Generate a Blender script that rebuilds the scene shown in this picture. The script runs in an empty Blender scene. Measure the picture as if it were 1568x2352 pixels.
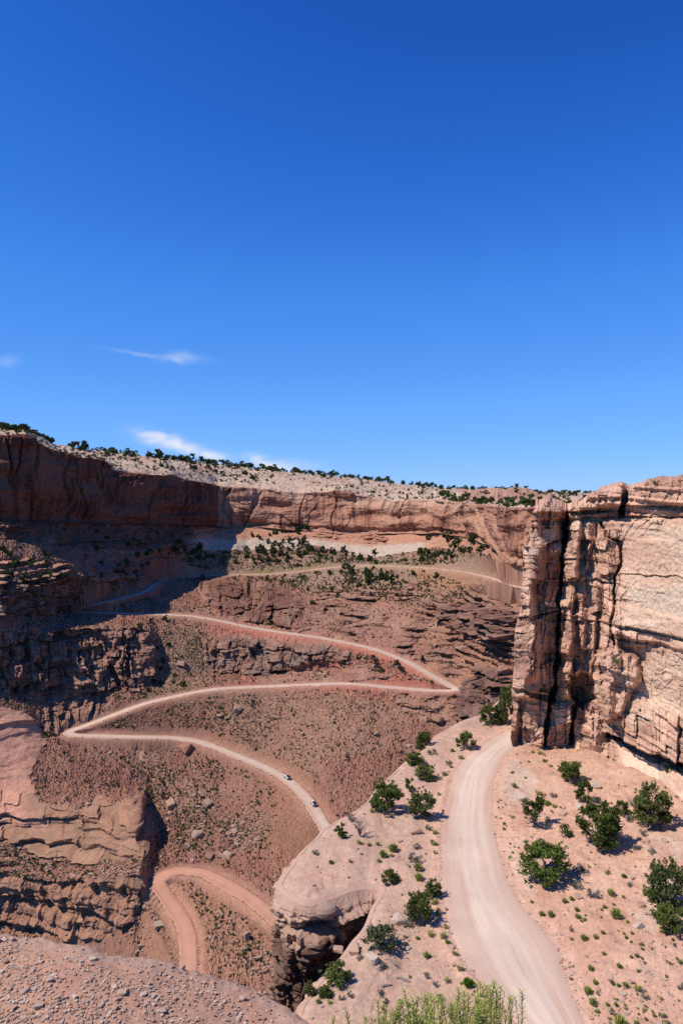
import bpy, bmesh, math, random, time
import numpy as np
from mathutils import Vector, Matrix
T0 = time.time()
random.seed(7); RS = np.random.RandomState(11)
sc = bpy.context.scene
COL = sc.collection
# ---------------------------------------------------------------- camera, sky, sun, exposure
F, CX, HY = 1700.0, 784.0, 1130.0          # focal length and horizon on a 1568 x 2352 view of the photograph
cam = bpy.data.cameras.new("camera"); cam_o = bpy.data.objects.new("camera", cam); COL.objects.link(cam_o)
cam.sensor_fit = 'VERTICAL'; cam.sensor_height = 36; cam.sensor_width = 24
cam.lens = 36 * F / 2352
cam.shift_y = -(1176 - HY) / 2352
cam_o.location = (0, 0, 0); cam_o.rotation_euler = (math.pi / 2, 0, 0)
cam.clip_start = 0.1; cam.clip_end = 30000
sc.camera = cam_o
SUN_AZ = (-0.93, -0.36); SUN_EL = math.radians(53)
w = bpy.data.worlds.new("World"); sc.world = w; w.use_nodes = True
nt = w.node_tree; nt.nodes.clear()
def N(t, typ, **k):
    n = t.nodes.new(typ)
    for a, b in k.items(): setattr(n, a, b)
    return n
def M(t, op, a, b=None, c=None, clamp=False):
    n = N(t, 'ShaderNodeMath', operation=op); n.use_clamp = clamp
    for i, v in enumerate((a, b, c)):
        if v is None: continue
        if isinstance(v, (int, float)): n.inputs[i].default_value = v
        else: t.links.new(v, n.inputs[i])
    return n.outputs[0]
sky = N(nt, 'ShaderNodeTexSky', sky_type='NISHITA'); sky.sun_disc = False
sky.sun_elevation = SUN_EL; sky.sun_rotation = math.atan2(SUN_AZ[0], SUN_AZ[1])
sky.altitude = 1800; sky.air_density = 1.0; sky.dust_density = 0.1; sky.ozone_density = 6.0
SKY_STRENGTH = 0.105
def VS(t, v, k):
    n = N(t, 'ShaderNodeVectorMath', operation='SCALE'); t.links.new(v, n.inputs[0]); n.inputs['Scale'].default_value = k; return n.outputs[0]
# dry high-desert air: the same sky through the camera's deeper blue response
hs = N(nt, 'ShaderNodeRGBCurve'); cm_ = hs.mapping; cm_.use_clip = False; cm_.extend = 'HORIZONTAL'
for ch, pts in enumerate([[(0, 0), (.0666, .013), (.0865, .0252), (.1248, .0612), (.2462, .147), (.5776, .292), (1, .5)],
                          [(0, 0), (.13, .0976), (.165, .153), (.238, .262), (.429, .418), (.738, .578), (1, .72)],
                          [(0, 0), (.279, .468), (.347, .631), (.462, .83), (.672, 1.0), (.745, 1.0), (1, 1.0)]]):
    c = cm_.curves[ch]
    for i, (x, y) in enumerate(pts):
        p = c.points[i if i == 0 else 1] if i in (0,) else (c.points[len(c.points) - 1] if i == len(pts) - 1 else c.points.new(x, y * .8))
        p.location = (x, y * .8); p.handle_type = 'VECTOR'
cm_.update()
nt.links.new(VS(nt, sky.outputs[0], SKY_STRENGTH), hs.inputs['Color'])
sky_col = VS(nt, hs.outputs[0], 1 / (.8 * SKY_STRENGTH))
# wisps of cirrus, by direction
tc = N(nt, 'ShaderNodeTexCoord'); sx = N(nt, 'ShaderNodeSeparateXYZ'); nt.links.new(tc.outputs['Generated'], sx.inputs[0])
yy = M(nt, 'MAXIMUM', sx.outputs[1], 0.02)
cu = M(nt, 'DIVIDE', sx.outputs[0], yy); cv = M(nt, 'DIVIDE', sx.outputs[2], yy)
cb = N(nt, 'ShaderNodeCombineXYZ'); nt.links.new(cu, cb.inputs[0]); nt.links.new(cv, cb.inputs[1])
def wnoise(scale, det, dist=0.0, sc3=(1, 1, 1)):
    mp = N(nt, 'ShaderNodeMapping'); mp.inputs['Scale'].default_value = sc3; nt.links.new(cb.outputs[0], mp.inputs[0])
    n = N(nt, 'ShaderNodeTexNoise'); n.inputs['Scale'].default_value = scale; n.inputs['Detail'].default_value = det
    n.inputs['Distortion'].default_value = dist; nt.links.new(mp.outputs[0], n.inputs['Vector']); return n.outputs[0]
wn = wnoise(26, 6, 0.6, (1, 2.6, 1)); wn2 = wnoise(9, 3, 0.3)
du = M(nt, 'MULTIPLY', M(nt, 'SUBTRACT', wn2, 0.5), 0.06)
cloud = None
for (px, py, ang, la, lb, amp) in [(425, 820, -7, 38, 9, .42), (345, 806, -5, 80, 4, .22), (362, 1004, -7, 55, 13, .95), (425, 1022, -15, 70, 14, 1.1),
        (488, 1042, -14, 50, 11, .9), (598, 1046, -2, 30, 9, 1.0), (640, 1064, -8, 60, 12, 1.3), (12, 832, 8, 26, 12, .18)]:
    u0, v0 = (px - CX) / F, (HY - py) / F; a = math.radians(ang); la /= F; lb /= F
    x = M(nt, 'SUBTRACT', M(nt, 'ADD', cu, du), u0); y = M(nt, 'SUBTRACT', M(nt, 'ADD', cv, M(nt, 'MULTIPLY', du, .45)), v0)
    xr = M(nt, 'DIVIDE', M(nt, 'ADD', M(nt, 'MULTIPLY', x, math.cos(a)), M(nt, 'MULTIPLY', y, math.sin(a))), la)
    yr = M(nt, 'DIVIDE', M(nt, 'SUBTRACT', M(nt, 'MULTIPLY', y, math.cos(a)), M(nt, 'MULTIPLY', x, math.sin(a))), lb)
    r2 = M(nt, 'ADD', M(nt, 'MULTIPLY', xr, xr), M(nt, 'MULTIPLY', yr, yr))
    g = M(nt, 'MULTIPLY', M(nt, 'EXPONENT', M(nt, 'MULTIPLY', r2, -0.9)), amp)
    cloud = g if cloud is None else M(nt, 'MAXIMUM', cloud, g)
cm = M(nt, 'MULTIPLY', cloud, M(nt, 'MULTIPLY_ADD', wn, 3.0, -0.75, clamp=True))
cm = M(nt, 'MULTIPLY', cm, M(nt, 'GREATER_THAN', sx.outputs[1], 0.02))
mix = N(nt, 'ShaderNodeMix', data_type='RGBA'); nt.links.new(M(nt, 'MULTIPLY', cm, 0.95, clamp=True), mix.inputs[0])
nt.links.new(sky_col, mix.inputs[6]); mix.inputs[7].default_value = (7.6, 8.0, 9.0, 1)
bg = N(nt, 'ShaderNodeBackground'); bg.inputs[1].default_value = SKY_STRENGTH
nt.links.new(mix.outputs[2], bg.inputs[0])
wo = N(nt, 'ShaderNodeOutputWorld'); nt.links.new(bg.outputs[0], wo.inputs[0])
sun = bpy.data.lights.new("sun", 'SUN'); sun.energy = 5.0; sun.angle = math.radians(0.53); sun.color = (1.0, 0.945, 0.87)
sun_o = bpy.data.objects.new("sun", sun); COL.objects.link(sun_o); sun_o.location = (-60, -30, 120)
sd = Vector((SUN_AZ[0] * math.cos(SUN_EL), SUN_AZ[1] * math.cos(SUN_EL), math.sin(SUN_EL))).normalized()
sun_o.rotation_euler = sd.to_track_quat('Z', 'Y').to_euler()
sc.view_settings.view_transform = 'Standard'; sc.view_settings.look = 'None'
sc.view_settings.exposure = 0.0; sc.view_settings.gamma = 1.0; sc.view_settings.use_curve_mapping = False
sc.cycles.max_bounces = 3; sc.cycles.diffuse_bounces = 1
sc.cycles.use_denoising = False

# ---------------------------------------------------------------- noise and small maths
perm = np.tile(RS.permutation(256), 2).astype(np.int32)
_g = RS.normal(size=(256, 3)); GR = (_g / np.linalg.norm(_g, axis=1, keepdims=True)).astype(np.float32)
def perlin(x, y, z, seed=0):
    x = np.asarray(x, np.float32).ravel(); y = np.broadcast_to(np.asarray(y, np.float32).ravel(), x.shape); z = np.broadcast_to(np.asarray(z, np.float32).ravel(), x.shape)
    xi = np.floor(x); yi = np.floor(y); zi = np.floor(z)
    fx, fy, fz = x - xi, y - yi, z - zi
    X = xi.astype(np.int32) + seed * 17; Y = yi.astype(np.int32) + seed * 31; Z = zi.astype(np.int32)
    u = fx * fx * fx * (fx * (fx * 6 - 15) + 10); v = fy * fy * fy * (fy * (fy * 6 - 15) + 10); s = fz * fz * fz * (fz * (fz * 6 - 15) + 10)
    out = 0
    for dx in (0, 1):
        a = perm[(X + dx) & 255]; wx = u if dx else 1 - u
        for dy in (0, 1):
            b = perm[(a + Y + dy) & 255]; wy = wx * (v if dy else 1 - v)
            for dz in (0, 1):
                h = perm[(b + Z + dz) & 255]; g = GR[h]
                out = out + (g[:, 0] * (fx - dx) + g[:, 1] * (fy - dy) + g[:, 2] * (fz - dz)) * (wy * (s if dz else 1 - s))
    return out * 1.6
def fbm(x, y, z, octv=3, seed=0, gain=0.5, lac=2.03):
    a, t, n, k = 1.0, 0, 0, 1.0
    for o in range(octv):
        t = t + a * perlin(np.asarray(x) * k, np.asarray(y) * k, np.asarray(z) * k, seed + o); n += a; a *= gain; k *= lac
    return t / n
def hash01(a, b, seed=0):
    h = (np.asarray(a).astype(np.int64) * 73856093) ^ (np.asarray(b).astype(np.int64) * 19349663) ^ (seed * 83492791)
    h = (h ^ (h >> 13)) * 1274126177 & 0x7fffffff
    return ((h ^ (h >> 16)) & 0xffff) / 65535.0
def sstep(a, b, x):
    t = np.clip((np.asarray(x, np.float64) - a) / (b - a), 0, 1); return t * t * (3 - 2 * t)
def lerp(a, b, t): return a + (b - a) * t
def mixc(c, d, t):
    return c + (np.asarray(d) - c) * np.asarray(t)[:, None]
def sdpoly(x, y, poly, far=1e3):
    """signed distance, positive inside"""
    x = np.asarray(x, np.float64); y = np.asarray(y, np.float64)
    P = np.asarray(poly, float); d2 = np.full(x.shape, far * far); ins = np.zeros(x.shape, bool)
    for i in range(len(P)):
        ax, ay = P[i]; bx, by = P[(i + 1) % len(P)]
        ex, ey = bx - ax, by - ay; L = ex * ex + ey * ey + 1e-12
        t = np.clip(((x - ax) * ex + (y - ay) * ey) / L, 0, 1)
        d2 = np.minimum(d2, (x - ax - t * ex) ** 2 + (y - ay - t * ey) ** 2)
        c = ((ay <= y) & (by > y)) | ((by <= y) & (ay > y))
        if ey != 0: ins ^= c & (x < ax + (y - ay) / ey * ex)
    d = np.sqrt(d2); return np.where(ins, d, -d)
def dpath(x, y, pts):
    d2 = np.full(np.shape(x), 1e12); P = np.asarray(pts, float)
    for i in range(len(P) - 1):
        ax, ay = P[i][:2]; bx, by = P[i + 1][:2]; ex, ey = bx - ax, by - ay; L = ex * ex + ey * ey + 1e-12
        t = np.clip(((x - ax) * ex + (y - ay) * ey) / L, 0, 1)
        d2 = np.minimum(d2, (x - ax - t * ex) ** 2 + (y - ay - t * ey) ** 2)
    return np.sqrt(d2)
def PT(px, py, D): return np.array([(px - CX) / F * D, D, -(py - HY) / F * D])
def brick(s, z, hrow, wcol, seed, jit=.5):
    """blocky joint pattern: per-block random value and closeness to a joint"""
    r = np.floor(z / hrow); fr = z / hrow - r
    wd = wcol * (0.6 + 0.9 * hash01(r, r * 0 + 3, seed)); q = s / wd + hash01(r, r * 0 + 9, seed) * 10
    c = np.floor(q); fc = q - c
    v = hash01(r, c, seed + 5); e = np.minimum(np.minimum(fr, 1 - fr) * hrow, np.minimum(fc, 1 - fc) * wd)
    return v, e
def facet(s, z, hrow, wcol, seed, tilt=1.6):
    """flat fracture faces: every joint block stands out by its own amount and leans its own way"""
    k0 = np.floor(s / (wcol * 3.1)); z = z + hash01(k0, k0 * 0 + 1, seed + 9) * hrow * 3
    r = np.floor(z / hrow); fr = z / hrow - r; wd = wcol * (0.6 + 0.9 * hash01(r, r * 0 + 3, seed)); q = s / wd + hash01(r, r * 0 + 9, seed) * 10; c = np.floor(q); fc = q - c
    return (hash01(r, c, seed + 5) - .5) + tilt * (hash01(r, c, seed + 6) - .5) * (fc - .5) + tilt * .7 * (hash01(r, c, seed + 7) - .62) * (fr - .5)
# ---------------------------------------------------------------- mesh helpers
def tagit(o, label=None, cat=None, group=None, kind=None):
    if label: o['label'] = label
    if cat: o['category'] = cat
    if group: o['group'] = group
    if kind: o['kind'] = kind
    return o
def newmesh(name, V, Fc, mat, cols=None, smooth=False, uv=None):
    me = bpy.data.meshes.new(name)
    V = np.ascontiguousarray(V, np.float32); Fc = np.asarray(Fc, np.int32)
    k = Fc.shape[1]; m = len(Fc)
    me.vertices.add(len(V)); me.vertices.foreach_set('co', V.ravel())
    me.loops.add(m * k); me.loops.foreach_set('vertex_index', Fc.ravel())
    me.polygons.add(m); me.polygons.foreach_set('loop_start', np.arange(0, m * k, k, dtype=np.int32))
    me.polygons.foreach_set('use_smooth', np.full(m, bool(smooth)))
    me.update(calc_edges=True)
    if cols is not None:
        at = me.attributes.new('Col', 'FLOAT_COLOR', 'POINT')
        c = np.ones((len(V), 4), np.float32); c[:, :3] = cols; at.data.foreach_set('color', c.ravel())
    if uv is not None:
        at = me.attributes.new('RoadUV', 'FLOAT_VECTOR', 'POINT'); u = np.zeros((len(V), 3), np.float32); u[:, :uv.shape[1]] = uv
        at.data.foreach_set('vector', u.ravel())
    if mat: me.materials.append(mat)
    return me
def obj(name, me, parent=None, loc=None, rotz=0, scale=None):
    o = bpy.data.objects.new(name, me); COL.objects.link(o)
    if parent: o.parent = parent
    if loc is not None: o.location = loc
    if rotz: o.rotation_euler = (0, 0, rotz)
    if scale is not None: o.scale = scale
    return o
def gridfaces(nr, nc):
    i = np.arange(nr * nc).reshape(nr, nc)
    return np.stack([i[:-1, :-1], i[:-1, 1:], i[1:, 1:], i[1:, :-1]], -1).reshape(-1, 4)
# ---------------------------------------------------------------- materials
def rockmat(name, n1=.5, n2=5., bump=.5, bdist=.12, var=.22, rough=.95, streak=0):
    m = bpy.data.materials.new(name); m.use_nodes = True; t = m.node_tree; b = t.nodes['Principled BSDF']
    b.inputs['Roughness'].default_value = rough; b.inputs['Specular IOR Level'].default_value = .15
    at = N(t, 'ShaderNodeAttribute', attribute_name='Col'); geo = N(t, 'ShaderNodeNewGeometry')
    def nz(s, d):
        n = N(t, 'ShaderNodeTexNoise'); n.inputs['Scale'].default_value = s; n.inputs['Detail'].default_value = d; n.inputs['Roughness'].default_value = .62
        t.links.new(geo.outputs['Position'], n.inputs['Vector']); return n.outputs[0]
    a, c = nz(n1, 4), nz(n2, 5)
    f = M(t, 'ADD', M(t, 'MULTIPLY', M(t, 'SUBTRACT', a, .5), var * 2), M(t, 'MULTIPLY', M(t, 'SUBTRACT', c, .5), var * 2.4))
    f = M(t, 'ADD', f, 1.0)
    vm = N(t, 'ShaderNodeVectorMath', operation='SCALE'); t.links.new(at.outputs['Color'], vm.inputs[0]); t.links.new(f, vm.inputs['Scale'])
    t.links.new(vm.outputs[0], b.inputs['Base Color'])
    bp = N(t, 'ShaderNodeBump'); bp.inputs['Strength'].default_value = bump; bp.inputs['Distance'].default_value = bdist
    t.links.new(M(t, 'ADD', M(t, 'MULTIPLY', a, 1.6), c), bp.inputs['Height']); t.links.new(bp.outputs[0], b.inputs['Normal'])
    return m
def leafmat(name, var=.35, trans=.25):
    m = bpy.data.materials.new(name); m.use_nodes = True; t = m.node_tree; t.nodes.clear()
    at = N(t, 'ShaderNodeAttribute', attribute_name='Col'); oi = N(t, 'ShaderNodeObjectInfo')
    vm = N(t, 'ShaderNodeVectorMath', operation='SCALE'); t.links.new(at.outputs['Color'], vm.inputs[0])
    t.links.new(M(t, 'MULTIPLY_ADD', oi.outputs['Random'], var, 1 - var / 2), vm.inputs['Scale'])
    d = N(t, 'ShaderNodeBsdfDiffuse'); d.inputs['Roughness'].default_value = .5; tr = N(t, 'ShaderNodeBsdfTranslucent')
    t.links.new(vm.outputs[0], d.inputs[0]); t.links.new(vm.outputs[0], tr.inputs[0])
    mx = N(t, 'ShaderNodeMixShader'); mx.inputs[0].default_value = trans
    t.links.new(d.outputs[0], mx.inputs[1]); t.links.new(tr.outputs[0], mx.inputs[2])
    o = N(t, 'ShaderNodeOutputMaterial'); t.links.new(mx.outputs[0], o.inputs[0]); return m
def plain(name, col, rough=.6, metal=0., noise=.15, nscale=8):
    m = bpy.data.materials.new(name); m.use_nodes = True; t = m.node_tree; b = t.nodes['Principled BSDF']
    b.inputs['Roughness'].default_value = rough; b.inputs['Metallic'].default_value = metal
    n = N(t, 'ShaderNodeTexNoise'); n.inputs['Scale'].default_value = nscale; n.inputs['Detail'].default_value = 4
    tcn = N(t, 'ShaderNodeTexCoord'); t.links.new(tcn.outputs['Object'], n.inputs['Vector'])
    vm = N(t, 'ShaderNodeVectorMath', operation='SCALE'); vm.inputs[0].default_value = col
    t.links.new(M(t, 'MULTIPLY_ADD', n.outputs[0], noise * 2, 1 - noise), vm.inputs['Scale']); t.links.new(vm.outputs[0], b.inputs['Base Color'])
    return m
def roadmat(name, c0, c1, c2, n_along=.05):
    m = bpy.data.materials.new(name); m.use_nodes = True; t = m.node_tree; b = t.nodes['Principled BSDF']
    b.inputs['Roughness'].default_value = .97; b.inputs['Specular IOR Level'].default_value = .1
    at = N(t, 'ShaderNodeAttribute', attribute_name='RoadUV'); geo = N(t, 'ShaderNodeNewGeometry')
    sp = N(t, 'ShaderNodeSeparateXYZ'); t.links.new(at.outputs['Vector'], sp.inputs[0])     # x across -1..1, y along (m)
    cbv = N(t, 'ShaderNodeCombineXYZ'); t.links.new(M(t, 'MULTIPLY', sp.outputs[0], 3.2), cbv.inputs[0]); t.links.new(M(t, 'MULTIPLY', sp.outputs[1], n_along), cbv.inputs[1])
    st = N(t, 'ShaderNodeTexNoise'); st.inputs['Scale'].default_value = 1.6; st.inputs['Detail'].default_value = 5; t.links.new(cbv.outputs[0], st.inputs['Vector'])
    gr = N(t, 'ShaderNodeTexNoise'); gr.inputs['Scale'].default_value = 6; gr.inputs['Detail'].default_value = 6; gr.inputs['Roughness'].default_value = .7
    t.links.new(geo.outputs['Position'], gr.inputs['Vector'])
    bl = N(t, 'ShaderNodeTexNoise'); bl.inputs['Scale'].default_value = .22; bl.inputs['Detail'].default_value = 4; t.links.new(geo.outputs['Position'], bl.inputs['Vector'])
    ab = M(t, 'ABSOLUTE', M(t, 'ADD', sp.outputs[0], M(t, 'MULTIPLY', M(t, 'SUBTRACT', bl.outputs[0], .5), .7)))
    rp = N(t, 'ShaderNodeValToRGB'); rp.color_ramp.elements[0].position = .30; rp.color_ramp.elements[0].color = (*c0, 1)
    rp.color_ramp.elements[1].position = .95; rp.color_ramp.elements[1].color = (*c1, 1); t.links.new(ab, rp.inputs[0])
    mx = N(t, 'ShaderNodeMix', data_type='RGBA'); t.links.new(M(t, 'MULTIPLY_ADD', st.outputs[0], 3.2, -1.35, clamp=True), mx.inputs[0])
    t.links.new(rp.outputs[0], mx.inputs[6]); mx.inputs[7].default_value = (*c2, 1)
    mx2 = N(t, 'ShaderNodeMix', data_type='RGBA'); mx2.inputs[0].default_value = .7; t.links.new(rp.outputs[0], mx2.inputs[6]); t.links.new(mx.outputs[2], mx2.inputs[7])
    mx3 = N(t, 'ShaderNodeMix', data_type='RGBA'); bl2 = N(t, 'ShaderNodeTexNoise'); bl2.inputs['Scale'].default_value = .9; bl2.inputs['Detail'].default_value = 5; t.links.new(cbv.outputs[0], bl2.inputs['Vector']); t.links.new(M(t, 'MULTIPLY_ADD', bl2.outputs[0], 5.0, -2.75, clamp=True), mx3.inputs[0]); t.links.new(mx2.outputs[2], mx3.inputs[6]); mx3.inputs[7].default_value = (c1[0] * .9, c1[1] * .82, c1[2] * .8, 1)
    vm = N(t, 'ShaderNodeVectorMath', operation='SCALE'); t.links.new(mx3.outputs[2], vm.inputs[0])
    t.links.new(M(t, 'ADD', M(t, 'MULTIPLY_ADD', gr.outputs[0], .36, .66), M(t, 'MULTIPLY', bl.outputs[0], .32)), vm.inputs['Scale']); t.links.new(vm.outputs[0], b.inputs['Base Color'])
    bp = N(t, 'ShaderNodeBump'); bp.inputs['Strength'].default_value = .35; bp.inputs['Distance'].default_value = .05
    t.links.new(M(t, 'ADD', gr.outputs[0], M(t, 'MULTIPLY', st.outputs[0], 1.5)), bp.inputs['Height']); t.links.new(bp.outputs[0], b.inputs['Normal'])
    return m
m_far = rockmat('canyon_rock_far', .35, 2.2, .55, .35, .22)
m_near = rockmat('bench_soil_rock', .9, 11., .5, .06, .16)
m_cliff = rockmat('sandstone_cliff', .6, 4.5, .6, .12, .16)
m_grav = rockmat('gravel_ground', 1.2, 14., .7, .07, .2)
m_stone = rockmat('loose_stone', 1.1, 9., .5, .05, .16)
m_road_far = roadmat('dirt_road_far', (.56, .405, .30), (.46, .285, .20), (.52, .35, .25), .02)
m_road_low = roadmat('dirt_road_low', (.52, .265, .165), (.46, .225, .14), (.50, .25, .155), .02)
m_road = roadmat('dirt_road_near', (.65, .49, .365), (.55, .35, .245), (.53, .35, .25), .05)
m_leaf = leafmat('foliage'); m_bark = plain('juniper_bark', (.19, .145, .12), .95, 0, .35, 5)
m_dead = plain('dead_wood', (.20, .165, .15), .95, 0, .35, 6)
print('setup', round(time.time() - T0, 1))
# ================================================================ FAR CANYON (lofted between break lines read off the photograph)
STEP = 2.5
PX = np.arange(-240, 1420, STEP); NC = len(PX)
LN = {
 'SK': [(-240,940,520),(0,986,545),(65,992,555),(130,1024,605),(250,1036,665),(400,1052,720),(520,1066,790),(680,1084,860),(850,1102,950),(1000,1120,1050),(1200,1128,1250),(1420,1134,1500)],
 'PM': [(-240,950,485),(0,990,505),(65,994,514),(137,1031,555),(263,1058,612),(396,1066,670),(490,1076,720),(691,1100,760),(896,1126,780),(1003,1133,760),(1100,1147,620),(1200,1154,500),(1420,1152,420)],
 'RM': [(-240,956,450),(0,996,470),(65,997,482),(86,1016,490),(137,1038,516),(180,1049,534),(246,1056,560),(262,1084,566),(317,1090,588),(396,1092,624),(482,1114,672),(494,1119,684),(583,1122,690),(691,1133,690),(781,1127,680),(835,1138,668),(896,1150,648),(1003,1148,600),(1100,1158,520),(1136,1162,490),(1150,1164,428),(1200,1166,405),(1420,1170,330)],
 'CB': [(-240,1195,445),(0,1200,464),(137,1203,508),(246,1206,552),(396,1208,615),(482,1211,662),(494,1212,676),(612,1213,682),(691,1218,680),(781,1226,668),(871,1226,652),(896,1224,640),(961,1228,615),(1003,1224,590),(1100,1243,510),(1136,1262,478),(1150,1324,424),(1200,1332,400),(1420,1330,325)],
 'WB': [(-240,1250,430),(0,1240,450),(100,1250,480),(200,1262,515),(350,1265,575),(440,1262,624),(560,1267,652),(720,1256,648),(799,1270,636),(853,1284,622),(943,1270,598),(1003,1258,575),(1100,1268,500),(1136,1280,468),(1150,1328,422),(1200,1336,398),(1420,1335,323)],
 'TR': [(-240,1350,385),(0,1340,408),(144,1323,456),(252,1320,514),(324,1317,556),(343,1324,566),(372,1330,592),(450,1324,610),(540,1320,616),(637,1319,618),(709,1309,612),(763,1303,605),(835,1298,590),(941,1302,560),(1001,1306,538),(1101,1320,488),(1136,1331,452),(1152,1336,418),(1201,1352,393),(1420,1360,320)],
 'UR': [(-240,1425,380),(0,1424,404),(100,1414,442),(160,1403,486),(230,1405,495),(288,1409,500),(360,1411,504),(432,1413,505),(504,1425,500),(565,1440,495),(740,1465,478),(850,1487,462),(930,1516,446),(1000,1556,428),(1050,1584,416),(1100,1598,400),(1200,1600,380),(1420,1600,330)],
 'BBt':[(-240,1470,378),(0,1454,402),(144,1451,428),(216,1443,442),(324,1447,458),(343,1452,464),(362,1452,480),(400,1450,486),(470,1460,486),(565,1466,484),(700,1482,472),(800,1496,462),(900,1526,444),(1000,1569,424),(1050,1588,415.5),(1100,1602,399),(1420,1603,329)],
 'BBb':[(-240,1602,366),(0,1593,396),(144,1591,416),(216,1597,426),(313,1588,436),(340,1575,442),(358,1572,452),(400,1568,452),(470,1546,466),(565,1546,466),(700,1543,458),(810,1531,448),(900,1548,432),(1000,1574,419),(1050,1590,415.2),(1100,1606,398),(1420,1607,328)],
 'MR': [(-240,1625,362),(0,1625,390),(60,1636,392),(100,1680,394),(130,1686,398),(200,1666,405),(250,1646,412),(340,1613,424),(400,1600,428),(450,1589,430),(500,1581,432),(600,1577,432),(700,1572,428),(800,1569,425),(900,1579,421),(1000,1587,417),(1050,1592,415),(1100,1610,397),(1200,1640,380),(1420,1650,325)],
 'JR': [(-240,1690,352),(0,1690,380),(100,1695,392),(180,1690,396),(300,1692,397),(400,1694,402),(455,1702,400),(510,1722,392),(560,1742,384),(600,1759,378),(650,1783,367),(690,1817,352),(716,1847,340),(745,1897,322),(800,1960,306),(1000,1965,300),(1420,1965,280)],
 'JC': [(-240,1790,338),(0,1790,364),(200,1800,372),(300,1812,376),(345,1806,380),(400,1800,380),(500,1810,372),(600,1840,354),(690,1890,335),(745,1945,315),(800,1985,303),(1000,1985,296),(1420,1985,275)],
 'JD': [(-240,1850,328),(0,1850,353),(120,1850,352),(200,1850,350),(280,1838,352),(308,1836,350),(318,1840,352),(342,1850,374),(400,1850,370),(500,1858,362),(600,1888,345),(690,1925,328),(745,1968,312),(800,1992,300),(1000,1992,294),(1420,1992,272)],
 'S':  [(-240,1935,318),(0,1935,341),(144,1980,334),(250,1980,328),(300,1972,324),(338,1962,322),(360,1950,348),(400,1905,358),(500,1905,350),(600,1935,335),(745,1992,310),(1000,2000,290),(1420,2000,270)],
 'HR': [(-240,2015,312),(0,2012,330),(144,2026,322),(288,2012,314),(322,2008,310),(345,2014,318),(360,2010,318),(418,2000,322),(462,2004,320),(506,2024,312),(572,2062,298),(629,2108,285),(800,2160,265),(1000,2170,260),(1420,2170,255)],
 'LB': [(-240,2160,305),(0,2142,324),(144,2152,316),(250,2152,308),(305,2130,304),(330,2085,310),(356,2110,303),(380,2180,290),(433,2300,261),(500,2310,258),(700,2350,252),(1000,2350,250),(1420,2350,245)],
 'BT': [(-240,2440,285),(300,2440,285),(433,2440,262),(700,2450,250),(1420,2450,240)],
}
ORDER = ['SK','PM','RM','CB','WB','TR','UR','BBt','BBb','MR','JR','JC','JD','S','HR','LB','BT']
def gsm(a, sig):
    k = int(sig * 3) + 1; x = np.arange(-k, k + 1); g = np.exp(-.5 * (x / sig) ** 2); g /= g.sum()
    return np.convolve(np.pad(a, k, mode='edge'), g, mode='valid')
LY, LD = {}, {}
jit = {'RM': 5, 'CB': 4, 'WB': 6, 'BBt': 6, 'BBb': 6, 'S': 9, 'LB': 6, 'JC': 5, 'PM': 3}
for i, k in enumerate(ORDER):
    a = np.array(LN[k], float); y = np.interp(PX, a[:, 0], a[:, 1]); d = np.interp(PX, a[:, 0], a[:, 2])
    j = jit.get(k, 0)
    if j: y = y + j * (perlin(PX / 26., i * 7.3, .5, 3) * .7 + perlin(PX / 9., i * 3.1, .5, 4) * .4)
    LY[k], LD[k] = gsm(y, 2.0), gsm(d, 2.6)
for k in ('WB', 'TR', 'UR', 'BBt', 'BBb', 'MR'):
    w_ = sstep(1050, 1090, PX); LD[k] = lerp(LD[k], gsm(LD[k], 14), w_); LY[k] = lerp(LY[k], gsm(LY[k], 6), w_)
for a, b in zip(ORDER[:-1], ORDER[1:]): LY[b] = np.maximum(LY[b], LY[a] + .7)
rowsP, seg, tt = [], [], []
# ground beyond the skyline, out to the horizon
sk = np.stack([(PX - CX) / F * LD['SK'], LD['SK'], -(LY['SK'] - HY) / F * LD['SK']], -1)
for mult, dz in [(14, -25), (5, -14), (2.4, -8), (1.5, -3), (1.22, -.8), (1.08, .0)]:
    q = sk.copy(); q[:, :2] *= mult; q[:, 2] += dz; rowsP.append(q); seg.append(-1); tt.append(0)
for si, (a, b) in enumerate(zip(ORDER[:-1], ORDER[1:])):
    vis = (PX > -30) & (PX < 1210)
    n = int(max(3, math.ceil((LY[b] - LY[a])[vis].max() / STEP)))
    if a == 'LB': n = 24
    Pa = np.stack([(PX - CX) / F * LD[a], LD[a], -(LY[a] - HY) / F * LD[a]], -1)
    Pb = np.stack([(PX - CX) / F * LD[b], LD[b], -(LY[b] - HY) / F * LD[b]], -1)
    for j in range(n + (1 if b == 'BT' else 0)):
        rowsP.append(Pa + (Pb - Pa) * (j / n)); seg.append(si); tt.append(j / n)
B = np.array(rowsP); NR = len(B); seg = np.array(seg); tt = np.array(tt)
# soften the creases a little along the columns
nb = int((seg == -1).sum())
for _ in range(2): B[nb + 1:-1] = B[nb + 1:-1] * .5 + (B[nb:-2] + B[nb + 2:]) * .25
bpx = CX + F * B[..., 0] / B[..., 1]; bpy_ = HY - F * B[..., 2] / B[..., 1]
print('far grid', NR, NC, round(time.time() - T0, 1))
def far_at(px, py):
    c = np.clip((px - PX[0]) / STEP, 0, NC - 1.001); i = int(c); f = c - i; out = 0
    for k, wt in ((i, 1 - f), (i + 1, f)):
        yy_ = bpy_[nb:, k]; out = out + wt * np.array([np.interp(py, yy_, B[nb:, k, a]) for a in range(3)])
    return out
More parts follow.
